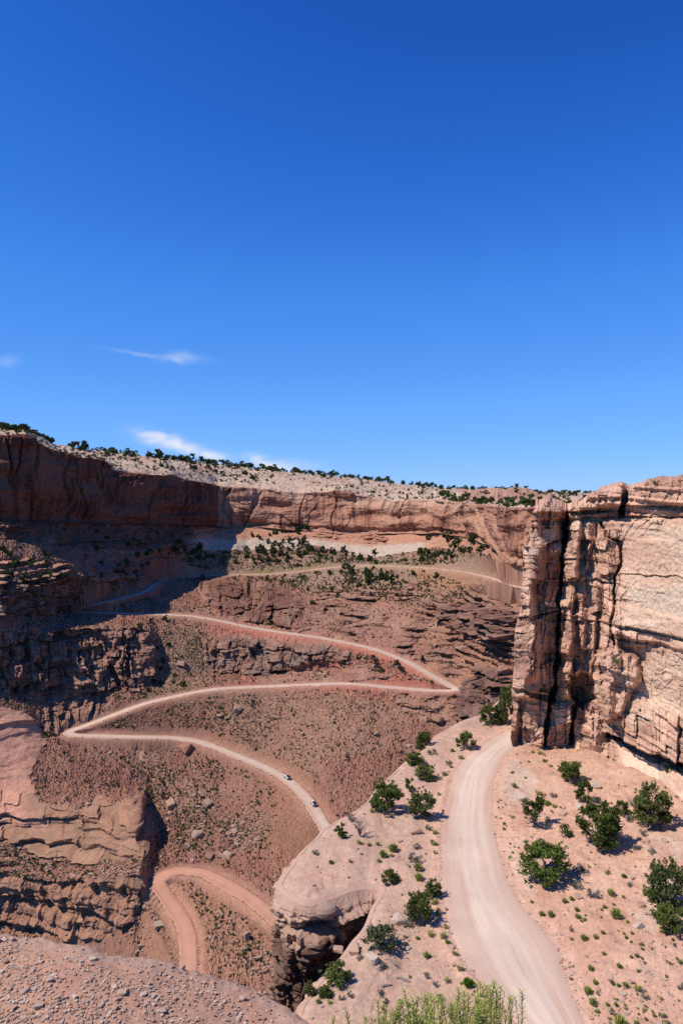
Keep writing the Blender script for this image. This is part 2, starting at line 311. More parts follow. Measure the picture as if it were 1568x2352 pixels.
# ---- roads on the far side
def road_path(pts, sm=9, step=1.2):
    P = np.array(pts, float); seglen = np.r_[0, np.cumsum(np.hypot(*np.diff(P, axis=0).T))]
    q = np.arange(0, seglen[-1], 3.0); pp = np.stack([np.interp(q, seglen, P[:, 0]), np.interp(q, seglen, P[:, 1])], -1)
    W = np.array([far_at(a, b) for a, b in pp])
    for a in range(3): W[:, a] = gsm(W[:, a], sm * .35)
    W[:, 2] = gsm(W[:, 2], sm)
    L = np.r_[0, np.cumsum(np.linalg.norm(np.diff(W, axis=0), axis=1))]; s = np.arange(0, L[-1], step)
    return np.stack([np.interp(s, L, W[:, a]) for a in range(3)], -1)
ROADS = {
 'high': [(385,1328),(450,1323),(540,1320),(637,1319),(709,1309),(763,1303),(835,1298),(941,1302),(1001,1306),(1101,1320),(1149,1334),(1201,1352),(1300,1358)],
 'upper': [(392,1326),(372,1331),(354,1341),(346,1355),(306,1368),(252,1379),(200,1390),(166,1398),(164,1404),(187,1405),(288,1409),(360,1411),(432,1413),(504,1425),(565,1440),(650,1453),(740,1465),(850,1487),(930,1516),(1000,1556),(1036,1577),(1052,1586),(1030,1588),(1000,1587),(900,1579),(800,1569),(700,1572),(600,1577),(500,1581),(450,1589),(400,1600),(340,1613),(250,1646),(200,1666),(152,1682),(160,1689),(200,1690),(300,1692),(400,1694),(455,1702),(510,1722),(560,1742),(600,1759),(650,1783),(690,1817),(716,1847),(745,1897),(775,1940)],
 'low': [(660,2140),(629,2107),(572,2061),(506,2023),(462,2003),(418,1999),(380,2006),(360,2022),(374,2050),(400,2084),(422,2119),(433,2154),(435,2212),(430,2270)],
}
RP = {k: road_path(v, 9 if k != 'low' else 6) for k, v in ROADS.items()}
HW = {'high': 1.7, 'upper': 2.75, 'low': 3.0}
Bf = B.reshape(-1, 3).copy(); PXf, PYf = bpx.ravel(), bpy_.ravel(); SEG = np.repeat(seg, NC); TT = np.repeat(tt, NC)
wroad = np.zeros(len(Bf)); zroad = np.zeros(len(Bf)); wq = np.zeros(len(Bf))
for k, W in RP.items():
    pxs = np.stack([CX + F * W[:, 0] / W[:, 1], HY - F * W[:, 2] / W[:, 1]], -1)[::6]
    cand = np.where((PYf > pxs[:, 1].min() - 45) & (PYf < pxs[:, 1].max() + 45))[0]
    cand = cand[dpath(PXf[cand], PYf[cand], pxs) < 42]
    best = np.full(len(cand), 1e9); bz = np.zeros(len(cand)); Q = Bf[cand]
    Ws = W[::2]; Tg = np.gradient(Ws, axis=0); Tl = (Tg[:, 0] ** 2 + Tg[:, 1] ** 2) + 1e-9
    for c0 in range(0, len(cand), 4000):
        q = Q[c0:c0 + 4000]; d2 = (q[:, None, 0] - Ws[None, :, 0]) ** 2 + (q[:, None, 1] - Ws[None, :, 1]) ** 2
        d3 = d2 + 4 * (q[:, None, 2] - Ws[None, :, 2]) ** 2; j = d3.argmin(1)
        al = np.clip(((q[:, 0] - Ws[j, 0]) * Tg[j, 0] + (q[:, 1] - Ws[j, 1]) * Tg[j, 1]) / Tl[j], -.6, .6)
        best[c0:c0 + 4000] = np.hypot(q[:, 0] - Ws[j, 0] - al * Tg[j, 0], q[:, 1] - Ws[j, 1] - al * Tg[j, 1]); bz[c0:c0 + 4000] = Ws[j, 2] + al * Tg[j, 2]
    hw = HW[k]; ww = 1 - sstep(hw + .6, hw + 3.6, best); wn_ = 1 - sstep(hw + .6, hw + 4, best)
    up = ww > wroad[cand]; zroad[cand[up]] = bz[up]; wroad[cand[up]] = ww[up]; wq[cand] = np.maximum(wq[cand], wn_)
print('roads', round(time.time() - T0, 1))
# ---- zone masks
jx = 5 * perlin(PXf / 14, PYf / 14, 0.3, 8) + 3 * perlin(PXf / 5, PYf / 5, 0.7, 9)
jy = 5 * perlin(PXf / 14, PYf / 14, 5.3, 10)
def zone(poly, f=6):
    P = np.array(poly); m = np.zeros(len(Bf)); i = np.where((PXf > P[:, 0].min() - 20) & (PXf < P[:, 0].max() + 20) & (PYf > P[:, 1].min() - 20) & (PYf < P[:, 1].max() + 20))[0]
    m[i] = sstep(-f, f, sdpoly(PXf[i] + jx[i], PYf[i] + jy[i], poly)); return m
SI = {k: i for i, k in enumerate(ORDER)}
def segm(a, lo=-999, hi=9999, f=8):
    return ((SEG == SI[a]) * sstep(lo - f, lo + f, PXf + jx) * (1 - sstep(hi - f, hi + f, PXf + jx)))
cliff = segm('RM')
slick = np.maximum.reduce([segm('CB', 0, 1120), segm('MR', -999, 100), segm('JR', -999, 330), segm('JC', -999, 330), segm('JD', -999, 346), segm('HR', -999, 330) * .7])
block = np.maximum.reduce([segm('CB', -999, 440) * .55, segm('WB', 150, 400) * .3, segm('TR', -999, 345, 5), segm('BBt', -999, 346, 6), segm('BBb', 95, 255) * .8, segm('HR', -999, 332) * .38])
O = {}
O['o1'] = zone([(455,1335),(520,1324),(640,1342),(692,1366),(706,1410),(690,1438),(600,1426),(520,1416),(466,1385)])
O['o2'] = zone([(468,1472),(520,1457),(640,1470),(740,1478),(815,1502),(800,1517),(700,1522),(612,1547),(490,1547),(470,1512)])
O['o4'] = zone([(1015,1392),(1100,1385),(1195,1400),(1195,1470),(1120,1470),(1060,1440),(1020,1425)])
O['o5'] = zone([(1062,1645),(1072,1568),(1108,1530),(1168,1536),(1182,1645)])
O['o6'] = zone([(268,1385),(340,1365),(366,1380),(362,1408),(280,1408)])
O['o10'] = zone([(230,1300),(300,1290),(338,1300),(345,1326),(235,1330)])
ledge = np.maximum.reduce([zone([(700,1400),(745,1356),(860,1350),(960,1365),(1060,1390),(1195,1400),(1205,1600),(1085,1592),(1000,1542),(900,1492),(780,1467),(700,1452)], 10),
    zone([(880,1586),(1000,1596),(1070,1600),(1070,1685),(1000,1668),(930,1630)], 6), zone([(560,1528),(700,1538),(830,1525),(900,1552),(840,1566),(600,1572)], 6),
    zone([(930,1335),(1060,1345),(1195,1365),(1195,1405),(1060,1392),(940,1368)], 8) * .7, zone([(650,1225),(900,1225),(890,1245),(660,1242)], 5) * .7, zone([(-240,1270),(160,1290),(160,1345),(-240,1345)], 8) * .8, zone([(450,1400),(560,1425),(720,1445),(730,1462),(560,1436),(440,1412)],5)*.6,
    zone([(60,1950),(300,1985),(310,2010),(100,2020),(-240,2010),(-240,1940)], 8) * .5, zone([(480,1270),(620,1235),(680,1240),(640,1290),(520,1300)],8)*.3])
for k in ('o1', 'o2', 'o4', 'o5', 'o6', 'o10'): block = np.maximum(block, O[k])
tal1 = zone([(70,1780),(110,1692),(300,1690),(345,1800),(318,1822),(300,1830),(262,1850),(238,1812),(200,1860),(150,1850),(90,1840)], 5)   # rubble lying over the slickrock
slick = slick * (1 - tal1); plate = ((SEG <= SI['PM']) * 1.0)
rockm = np.clip(np.maximum.reduce([cliff, slick, block, ledge * .8, plate * .6]), 0, 1)
# ---- displacement
x, y, z = Bf.T
s = (PXf - CX) / F * 480.
G = B; du_ = np.gradient(G, axis=1); dv_ = np.gradient(G, axis=0); nn = np.cross(du_, dv_).reshape(-1, 3); nn /= np.linalg.norm(nn, axis=1, keepdims=True) + 1e-9
flip = (nn * Bf).sum(1) > 0; nn[flip] *= -1
hn = nn[:, :2].copy(); hl = np.linalg.norm(hn, axis=1, keepdims=True); cam_h = -Bf[:, :2] / np.linalg.norm(Bf[:, :2], axis=1, keepdims=True)
hn = hn / (hl + 1e-6); hn = hn * .75 + cam_h * .25; hn /= np.linalg.norm(hn, axis=1, keepdims=True)
zw = z + 2.2 * perlin(x / 45, y / 45, z / 45, 20) + 1.6 * perlin(x / 14, y / 14, z / 20, 21) + .5 * perlin(x / 5, y / 5, z / 5, 22)
sw = s + 3.4 * perlin(s / 10, z / 12, y / 40, 23) + 1.1 * perlin(s / 3, z / 3, 0.5, 24)
fine = fbm(x / 3.2, y / 3.2, z / 1.6, 3, 30)
mid = fbm(x / 13, y / 13, z / 8, 3, 33)
big = fbm(x / 42, y / 42, z / 30, 2, 36)
knots = np.arange(-240, 80, 1.15); kv = RS.rand(len(knots)); kv = np.repeat(kv[::3], 3)[:len(knots)] * .6 + kv * .4
strata = np.interp(zw, knots, kv) - .5
b1, e1 = brick(sw, zw, 3.1, 5.5, 1); b2, e2 = brick(sw + 31, zw + 1.7, 7.5, 13, 2); b3, e3 = brick(sw + 7, zw + .9, 1.5, 3.0, 3)
joint = np.abs(perlin(s / 11 + .6 * perlin(s / 30, z / 30, .1, 40), z / 70, 0.5, 41)); joint = 1 - sstep(0, .08, joint)
cave = perlin(s / 20, zw / 8, .5, 43); slab = np.floor((perlin(s / 16, z / 24, 3.5, 44) + 1) * 3.2) / 3.2
dh = cliff * (5.0 * big + 3.6 * slab - 2.6 * joint + 4.2 * np.minimum(cave, .12) - 3.0 * sstep(.80, .9, TT + .06 * mid) * (1 - sstep(.95, 1., TT)) + 1.7 * mid + 1.2 * strata + .55 * fine)
b4, e4 = brick(sw + 3, zw + 4, 16, 8.5, 6); b5, e5 = brick(sw * 1.1 + 11, zw * .9 + 2, 5.5, 4.2, 7)
lvl = perlin(s / 14, zw / 5, 7.5, 45)
fA = facet(sw, zw, 12, 9, 71); fB = facet(sw + 5, zw + 3, 4.2, 4.0, 73)
dh += block * (1 + .9 * O['o1'] + .5 * O['o4']) * (6.0 * fA + 2.6 * fB + 4.0 * (b4 - .5) + 1.2 * (b1 - .5) * (.4 + 1.2 * b5) + .9 * (b3 - .5) - 1.5 * (1 - sstep(.1, .9, e4)) - .9 * (1 - sstep(.1, .6, e5)) * b4 + 2.2 * lvl + 1.5 * strata + 1.1 * fine + 2.0 * big + 1.6 * mid)
sls = np.interp(zw + 1.5 * mid, np.arange(-240, 80, 2.6), RS.rand(124)[:len(np.arange(-240, 80, 2.6))]) - .5
fC = facet(sw, zw, 3.6, 14, 77, 1.2); dh += slick * (SEG >= SI['MR']) * sstep(1770, 1850, PYf) * 2.4 * fC
dh += slick * (2.0 * strata + 5.5 * sls * (SEG >= SI['MR']) * (.35 + sstep(1780, 1880, PYf)) + 2.0 * mid + .35 * fine + 2.5 * big)
so = (zw + 3.5 + 1.5 * mid) / 9.5; so = so - np.floor(so); dh += O['o1'] * (2 + 11 * so ** 1.2) + O['o2'] * 5 + O['o4'] * 4.5 + O['o5'] * 5 + O['o6'] * 2.5 + O['o10'] * 3
f1 = zw / 3.6; f1 = (f1 - np.floor(f1)) ** 1.4; f2 = zw / 1.7 + .3; f2 = (f2 - np.floor(f2))
lmod = sstep(-.45, .25, perlin(s / 13, z / 7, .5, 46) + .3 * mid); ledge = ledge * (.35 + .65 * lmod)
dh += ledge * (8.5 * (f1 - .4) * (.55 + .9 * hash01(np.floor(zw / 3.6), np.floor(sw / 9), 4)) + 1.9 * (f2 - .5) + 2.0 * (b1 - .5) + 1.0 * (b3 - .5) + 1.2 * big + .6 * fine)
n1p = fbm(x / 22, y / 22, .5, 2, 53); talus = np.clip(1 - rockm, 0, 1) * (SEG > SI['CB'])
gul = perlin(s / 5.5 + mid * .7, z / 60, .5, 50) * (1 - sstep(1040, 1090, PXf))
vr = RS.rand(len(Bf)); dz_ = talus * (1.3 * mid + .8 * fine + .7 * gul + .7 * fbm(x / 1.3, y / 1.3, z / 1.3, 2, 52) + .95 * (vr - .5))
dz_ += plate * ((SEG >= 0) * (2.0 * strata + 2.2 * mid + .6 * fine + 1.0 * np.floor(3 * n1p) / 3))
dh *= (1 - wq); dz_ *= (1 - wq) 
Bf[:, :2] += hn * dh[:, None]; Bf[:, 2] += dz_
# rounded sandstone dome on the plateau, and the hump beside it
for (cx_, cy_, D_, rx, ry, hh) in [(1150,1140,760,46,60,9),(1095,1146,700,24,40,4.5),(1225,1147,760,30,40,4)]:
    c = PT(cx_, cy_, D_); e = ((Bf[:, 0] - c[0]) / rx) ** 2 + ((Bf[:, 1] - c[1]) / ry) ** 2; Bf[:, 2] += hh * np.clip(1 - e, 0, 1) ** .7 * (SEG <= 1) * (SEG >= 0)
Bf[:, 2] = lerp(Bf[:, 2], zroad - .22, wroad)
print('displaced', round(time.time() - T0, 1))
# ---- rock and soil colours (by rock bed and soil, with some shade painted in)
n1 = fbm(x / 30, y / 30, z / 20, 3, 60); n2 = fbm(x / 6, y / 6, z / 4, 3, 63)
C = np.tile(np.array([.255, .132, .096]), (len(Bf), 1))
tanw = np.clip(.30 + 1.0 * n1 + .5 * n2, 0, 1)
C = mixc(C, (.31, .20, .145), tanw * .85)
C = mixc(C, (.38, .15, .112), np.clip(zone([(480,1425),(600,1440),(740,1462),(930,1500),(1100,1460),(1190,1500),(1190,1600),(1060,1600),(1020,1640),(880,1600),(560,1574),(520,1500)], 20) * .85, 0, 1))
C = mixc(C, (.285, .225, .165), np.clip(zone([(380,1265),(560,1260),(860,1270),(1100,1270),(1190,1345),(1150,1410),(1000,1400),(860,1350),(720,1360),(620,1320),(420,1330)], 18) * .65 * (1 - rockm), 0, 1))
C = mixc(C, (.34, .18, .095), np.clip(zone([(930,1300),(1080,1310),(1190,1345),(1120,1360),(980,1350)], 18) * .5, 0, 1))
C = mixc(C, (.30, .165, .11), np.clip(zone([(560,1830),(640,1790),(720,1900),(760,1990),(640,2010),(590,1960)], 25) * .7, 0, 1))
C = mixc(C, (.27, .19, .13), np.clip(zone([(200,1450),(460,1440),(480,1560),(300,1640),(340,1560)], 20) * .6 * (1 - block), 0, 1))
C = mixc(C, (.30, .20, .14), np.clip(zone([(480,1600),(800,1590),(960,1640),(900,1720),(700,1760),(560,1720)], 25) * .5, 0, 1))
C = mixc(C, (.35, .20, .135), np.clip(zone([(340,2040),(470,2010),(640,2110),(700,2260),(600,2300),(280,2190)], 20) * .7, 0, 1))
rock = np.tile(np.array([.36, .20, .145]), (len(Bf), 1))
rock = mixc(rock, (.43, .275, .19), np.clip(.45 + 1.4 * n1 + .6 * strata, 0, 1))
rock = mixc(rock, (.27, .12, .085), np.clip(.9 * strata - .05 + .9 * n2, 0, 1) * .8)
C = mixc(C, rock, np.clip(rockm - plate * .6, 0, 1))
ledgecol = np.tile(np.array([.30, .165, .125]), (len(Bf), 1)); ledgecol = mixc(ledgecol, (.36, .24, .19), np.clip(.4 + 1.6 * (b1 - .5) + n2, 0, 1))
C = mixc(C, ledgecol, np.clip(np.maximum(ledge, block) * .75, 0, 1))
C = mixc(C, (.29, .215, .18), np.clip(O['o2'] * sstep(-.1, .3, n1 + .5 * (b2 - .4)) * .9, 0, 1)); C = mixc(C, (.23, .115, .088), O['o1'] * sstep(-.35, .3, n1 + b4 - .5) * .75); C = mixc(C, (.26, .165, .14), O['o5'] * .8); C = mixc(C, (.30, .19, .16), O['o4'] * .7)  # block outcrop below the high road: shadow contrast painted in dark red-brown
# plateau: pale slickrock with soil pockets
pl = np.tile(np.array([.50, .405, .315]), (len(Bf), 1)); pl = mixc(pl, (.42, .25, .17), np.clip(sstep(.10, .45, n1 + .4 * n2) + (SEG == -1) * .7, 0, 1)); pl = mixc(pl, (.40, .31, .24), np.clip(strata * 1.2, 0, 1))
pl = mixc(pl, (.38, .225, .165), np.clip(zone([(1050,1120),(1260,1120),(1270,1140),(1200,1150),(1060,1146)], 5) * .85, 0, 1))
C = mixc(C, pl, np.clip((SEG <= SI['PM']) * 1.0, 0, 1))
# pale top of the cliff grading down into red, white band below it
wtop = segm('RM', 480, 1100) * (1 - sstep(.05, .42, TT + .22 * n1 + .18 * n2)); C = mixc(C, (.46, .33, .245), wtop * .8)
wband = segm('CB', -240, 975) * sstep(.42, .6, TT + .1 * n2); wband = wband * sstep(-.5, .1, perlin(s / 16, z / 9, 2.5, 47) + .4 * n2 + .25 - .9 * (PXf < 430)); C = mixc(C, (.43, .385, .325), wband * .9)
C = mixc(C, (.40, .215, .15), segm('CB', 430, 1120) * (1 - sstep(.35, .5, TT + .1 * n2)) * .7)
# dark desert varnish running down the faces, plus painted shade on the left wall
st1 = perlin(s / 1.7, z / 45, .5, 70) + .6 * perlin(s / .8, z / 30, .5, 71); st2 = perlin(s / 16, z / 14, .5, 72)
varn_shade = cliff * sstep(.08, .55, st1 * .8 + st2 * .9) * .85 + cliff * (PXf < 500) * .25 + block * sstep(.15, .6, n1 + st2 * .7) * .45
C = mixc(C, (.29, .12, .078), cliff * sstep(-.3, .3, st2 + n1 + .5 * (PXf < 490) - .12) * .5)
C = mixc(C, (.115, .058, .048), np.clip(varn_shade, 0, .9) * .85)
sl = slick * (SEG >= SI['MR']); slc = np.tile(np.array([.40, .23, .155]), (len(Bf), 1)); slc = mixc(slc, (.36, .25, .175), np.clip(.3 + 1.2 * n2 + strata, 0, 1)); slc = mixc(slc, (.58, .33, .25), zone([(-240,1610),(105,1620),(90,1700),(60,1850),(110,1900),(-240,1920)], 20) * .85)
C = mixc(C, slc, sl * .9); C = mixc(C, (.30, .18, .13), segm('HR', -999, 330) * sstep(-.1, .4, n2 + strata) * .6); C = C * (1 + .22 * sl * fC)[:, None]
# short green growth along the road ditch and seeps
grn = np.maximum.reduce([zone([(560,1312),(640,1302),(720,1296),(770,1297),(640,1318),(560,1326)], 5), zone([(840,1292),(980,1296),(960,1303),(850,1300)], 3), zone([(490,1290),(520,1268),(560,1270),(540,1290)], 7) * .6])
C = mixc(C, (.17, .19, .05), np.clip(grn * (.5 + n2), 0, 1) * .75)
C = mixc(C, (.44, .285, .21), np.clip(wq * 1.2 - .35, 0, 1) * .35)
spk = fbm(x / 1.1, y / 1.1, z / 1.1, 2, 75); C = C * (1 + (.30 * spk + .22 * (vr - .5)))[:, None]; C = mixc(C, (.24, .125, .09), (segm('CB', -999, 450) + segm('WB', 120, 430) * .6) * .65 * (1 - .6 * wband))  # shelf under the left wall dulled with painted shade
C = C * np.array([1.04, .90, .79]) * (1 + .25 * np.maximum(block, .6 * ledge) * (fB + .5 * fA))[:, None] * (1 - .42 * (cliff * (PXf < 495)) - .30 * segm('CB', -999, 440) - .15 * block)[:, None] * (1 - .16 * (rockm * (SEG >= SI['TR'])))[:, None]; C[:, 1:] *= (1 - .14 * (cliff * (PXf < 495)))[:, None]; Cg = C.reshape(NR, NC, 3)  # left wall and its foot darkened: shade painted into the rock colour
Fq = gridfaces(NR, NC)
# the ground is split at the cliff foot so that the plateau, its wall and the slopes are separate pieces of terrain
Pf = Bf.reshape(NR, NC, 3)
r_pl = int(np.argmax(seg == SI['RM'])); r_cb = int(np.argmax(seg == SI['TR']))
def piece(name, r0, r1, label):
    r1 = min(r1, NR - 1); V = Pf[r0:r1 + 1].reshape(-1, 3); c = Cg[r0:r1 + 1].reshape(-1, 3)
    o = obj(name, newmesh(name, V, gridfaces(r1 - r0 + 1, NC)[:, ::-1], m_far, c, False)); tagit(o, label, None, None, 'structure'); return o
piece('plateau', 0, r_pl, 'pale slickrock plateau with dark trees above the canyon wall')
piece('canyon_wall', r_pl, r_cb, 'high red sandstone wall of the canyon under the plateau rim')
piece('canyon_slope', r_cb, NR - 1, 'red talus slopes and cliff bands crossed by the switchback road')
# ---- visibility raster of the finished slope, for standing things on it
fpx = CX + F * Bf[:, 0] / Bf[:, 1]; fpy = HY - F * Bf[:, 2] / Bf[:, 1]
CELL = 3.0; RW, RH = int(1800 / CELL), int(1700 / CELL)
def cellid(px, py): return (np.clip((np.asarray(py) - 900) / CELL, 0, RH - 1).astype(int) * RW + np.clip((np.asarray(px) + 240) / CELL, 0, RW - 1).astype(int))
cid = cellid(fpx, fpy); okv = (SEG >= 0); dist_ = Bf[:, 1]
order = np.argsort(-dist_); VISI = np.full(RW * RH, -1, int); oo = order[okv[order]]; VISI[cid[oo]] = oo
def far_vert(px, py):
    for r in range(0, 8):
        for dy in range(-r, r + 1):
            for dx in range(-r, r + 1):
                if max(abs(dx), abs(dy)) != r: continue
                i = VISI[cellid(px + dx * CELL, py + dy * CELL)]
                if i >= 0: return i
    return None
visible = np.zeros(len(Bf), bool); dmin = np.where(VISI >= 0, dist_[np.maximum(VISI, 0)], 1e9); visible = okv & (dist_ < dmin[cid] + 4.0)
# ---- road ribbons
def ribbon(name, W, hw, mat, label, lift=.06):
    n = len(W); tg = np.gradient(W, axis=0); tg[:, 2] = 0; tg /= np.linalg.norm(tg, axis=1, keepdims=True) + 1e-9
    for a in (0, 1): tg[:, a] = gsm(tg[:, a], 3)
    tg /= np.linalg.norm(tg, axis=1, keepdims=True) + 1e-9
    sd_ = np.stack([tg[:, 1], -tg[:, 0], 0 * tg[:, 0]], -1); ar = np.arange(n) * 1.2
    prof = [(-1.14, -.55), (-1.0, .03), (-.88, .02), (-.45, -.03), (0, .06), (.45, -.03), (.88, .02), (1.0, .03), (1.14, -.55)]
    V, U = [], []
    for k, (q, h) in enumerate(prof):
        wob = hw * (1 + .16 * perlin(ar / 11, .3, .5 + 3 * np.sign(q), 80) + .07 * perlin(ar / 3, .7, .5 + 3 * np.sign(q), 81)) if abs(q) > .5 else np.full(n, hw)
        P = W + sd_ * (q * wob)[:, None]; P[:, 2] += lift + h; V.append(P); U.append(np.stack([np.full(n, q), ar], -1))
    V = np.array(V).transpose(1, 0, 2).reshape(-1, 3); U = np.array(U).transpose(1, 0, 2).reshape(-1, 2)
    o = obj(name, newmesh(name, V, gridfaces(n, len(prof))[:, ::-1], mat, None, True, U)); tagit(o, label, None, None, 'structure'); return o
ribbon('dirt_road', RP['high'], 1.6, m_road_far, 'narrow pale dirt road along the foot of the far canyon wall')
ribbon('dirt_road', RP['upper'], 2.75, m_road_far, 'pale dirt road zigzagging down the talus slopes')
ribbon('dirt_road', RP['low'], 3.0, m_road_low, 'reddish hairpin of the dirt road at the canyon bottom')
print('far done', round(time.time() - T0, 1))
# ================================================================ NEAR BENCH with the road, its rock edge, the stony ledge and the cliff on the right
ZB = -34.0
def onb(px, py, zz=ZB): D = -zz * F / (py - HY); return np.array([(px - CX) / F * D, D])
OUT_PX = [(1330,1520),(1200,1560),(1120,1622),(1060,1641),(1005,1664),(978,1690),(940,1726),(900,1760),(862,1794),(838,1826),(812,1852),(742,1884),(715,1912),(680,1948),(650,1985),(634,2018),
          (650,2034),(680,2050),(704,2060),(730,2052),(790,2030),(850,2014),(884,2020),(866,2044),(850,2069),(845,2092),(832,2120),(804,2143),(788,2171),(744,2211),(714,2249),(684,2288),(676,2330),(640,2450),(560,2900)]
OUTL = np.array([onb(*p) for p in OUT_PX])
OUTC = np.vstack([OUTL, onb(2400, 2900), onb(2400, 1520)])
LE = np.array([(1260,1640),(1215,1656),(1167,1675),(1122,1699),(1068,1735),(1040,1775),(1025,1832),(1012,1883),(1010,1955),(1011,2027),(1018,2099),(1036,2163),(1065,2221),(1104,2264),(1147,2307),(1183,2352),(1260,2440),(1400,2580)], float)
RE = np.array([(1330,1668),(1250,1690),(1185,1714),(1158,1739),(1146,1762),(1137,1790),(1130,1836),(1134,1887),(1145,1940),(1159,1993),(1178,2047),(1208,2093),(1246,2130),(1282,2175),(1300,2235),(1322,2300),(1362,2390),(1480,2580)], float)
Lw = np.array([onb(*p) for p in LE]); Rw = np.array([onb(*p) for p in RE])
def resamp(P, n):
    L = np.r_[0, np.cumsum(np.linalg.norm(np.diff(P, axis=0), axis=1))]; s_ = np.linspace(0, L[-1], n); Q = np.stack([np.interp(s_, L, P[:, 0]), np.interp(s_, L, P[:, 1])], -1)
    for a in (0, 1): Q[:, a] = gsm(Q[:, a], n / 60)
    return Q
NL = 420; Lr, Rr = resamp(Lw, NL), resamp(Rw, NL)
ROADP = np.vstack([Lr[::12], Rr[::-12]])
mLe = Lr[:, 1] < 108; mRe = Rr[:, 1] < 100
oL = np.argsort(Lr[mLe, 1]); oR = np.argsort(Rr[mRe, 1])
def xl(y): return np.interp(y, Lr[mLe, 1][oL], Lr[mLe, 0][oL])
def xr(y): return np.interp(y, Rr[mRe, 1][oR], Rr[mRe, 0][oR])
def zs(x, y):
    """smooth bench height"""
    r = np.clip(x - xr(y) - .6, 0, 40); l = np.clip(xl(y) - x - .6, 0, 40)
    return ZB + .075 * r - .25 * (1 - np.exp(-l / 1.5)) - .018 * l + .25 * (1 - np.exp(-r / .8)) * (y < 95)
def bench_z(x, y, detail=True):
    sd_ = sdpoly(x, y, OUTC[::1]); rd = -sdpoly(x, y, ROADP)
    q = sstep(.3, 3.0, rd)
    zz = zs(x, y) - .6 * np.exp(-np.clip(sd_, 0, 50) / 1.3)
    n = .60 * fbm(x / 6., y / 6., .5, 3, 100) + .24 * fbm(x / 1.5, y / 1.5, .5, 4, 104)
    left = 1 - sstep(-3, 1, x - xl(y)); rock_ = left * sstep(-.25, .2, perlin(x / 7, y / 7, 1.5, 110) + .25 - .02 * (xl(y) - x - 8) * 0 + .5 * np.exp(-np.clip(sd_, 0, 50) / 4) )
    # slickrock shows gentle bedding steps
    bd = fbm(x / 9, y / 9, 2.5, 2, 112) * 3.2; stp = np.floor(bd * 2) / 2 + sstep(.0, .18, bd * 2 - np.floor(bd * 2)) / 2
    n = n * (1 - .35 * rock_) + rock_ * (.10 * stp + .22 * fbm(x / 2.6, y / 5.0, 3.5, 2, 116))
    berm = .16 * sstep(-.3, .5, perlin(x / 5, y / 5, .5, 115)) * np.exp(-((rd - .45) / .4) ** 2) * (rd > 0) * (.6 + .8 * perlin(x / 1.1, y / 1.1, .5, 114))
    return zz + n * q + berm, sd_, rd, rock_
def bench_hit(px, py):
    px = np.atleast_1d(np.asarray(px, float)); py = np.atleast_1d(np.asarray(py, float)); D = 34 * F / (py - HY)
    for _ in range(5):
        z_, *_r = bench_z((px - CX) / F * D, D); D = D * .4 + .6 * (-z_ * F / (py - HY))
    z_, *_r = bench_z((px - CX) / F * D, D); return np.stack([(px - CX) / F * D, D, z_], -1)
bs = 2.3
cpx = np.r_[np.arange(540, 1600, bs), np.arange(1600, 2000, 9)]; rpy = np.r_[np.arange(2900, 2400, -12), np.arange(2400, 1640, -bs), np.arange(1640, 1540, -4)]
gx, gy = np.meshgrid(cpx, rpy); D_ = 34 * F / (gy - HY); X = ((gx - CX) / F * D_).ravel(); Y = D_.ravel()
Zb, SDb, RDb, RKb = bench_z(X, Y)
print('bench', round(time.time() - T0, 1))
nA = fbm(X / 4, Y / 4, .5, 3, 120); nB = fbm(X / .9, Y / .9, .5, 3, 123); nC = fbm(X / 13, Y / 13, .5, 2, 126)
Cb = np.tile(np.array([.46, .262, .19]), (len(X), 1)); Cb = mixc(Cb, (.54, .345, .26), np.clip(.35 + nA + .5 * nB, 0, 1)); Cb = mixc(Cb, (.38, .20, .15), np.clip(nC * 1.6 - .15 + .4 * nB, 0, 1) * .6)
Cb = mixc(Cb, (.40, .275, .215), RKb * np.clip(.7 + .5 * nB, 0, 1)); Cb = mixc(Cb, (.33, .20, .16), RKb * np.clip(nA * 1.5, 0, 1) * .7)
def near_zone(poly, f, xs=None, ys=None):
    return sstep(-f, f, sdpoly(gx.ravel() + 8 * nB, gy.ravel() + 8 * nA, poly))
Cb = mixc(Cb, (.44, .37, .31), near_zone([(1150,1760),(1185,1745),(1235,1800),(1215,1850),(1160,1850),(1145,1800)], 14) * np.clip(.55 + .8 * nB, 0, 1) * .8)
Cb = mixc(Cb, (.42, .35, .30), near_zone([(1165,1960),(1200,1990),(1230,2060),(1190,2040)], 12) * .5)
Cb = mixc(Cb, (.45, .38, .33), near_zone([(1490,1940),(1568,1930),(1568,2160),(1440,2160),(1480,2050)], 18) * np.clip(.3 + nB, 0, 1) * .7)
Cb = mixc(Cb, (.53, .325, .245), 1 - sstep(.0, 1.6, RDb + .8 * nB))
Cb = mixc(Cb, (.45, .295, .23), (1 - sstep(.5, 1.8, SDb + .5 * nA)) * .9)
Cb = Cb * (1 + .18 * (RS.rand(len(X)) - .5) + .22 * fbm(X / .35, Y / .35, .5, 2, 128))[:, None] * np.array([1.13, 1.08, .96]); Zb = Zb + .06 * (RS.rand(len(X)) - .5) * sstep(.3, 1.2, RDb) * sstep(.8, 2.0, SDb); keep = SDb > .0
idx = gridfaces(len(rpy), len(cpx)); kf = keep[idx].all(1); idx = idx[kf]
used = np.unique(idx); rm = -np.ones(len(X), int); rm[used] = np.arange(len(used))
V = np.stack([X, Y, Zb], -1)[used]
o = obj('bench_ground', newmesh('bench_ground', V, rm[idx], m_near, Cb[used], True)); tagit(o, 'pink soil and slickrock bench beside the near road', None, None, 'structure')
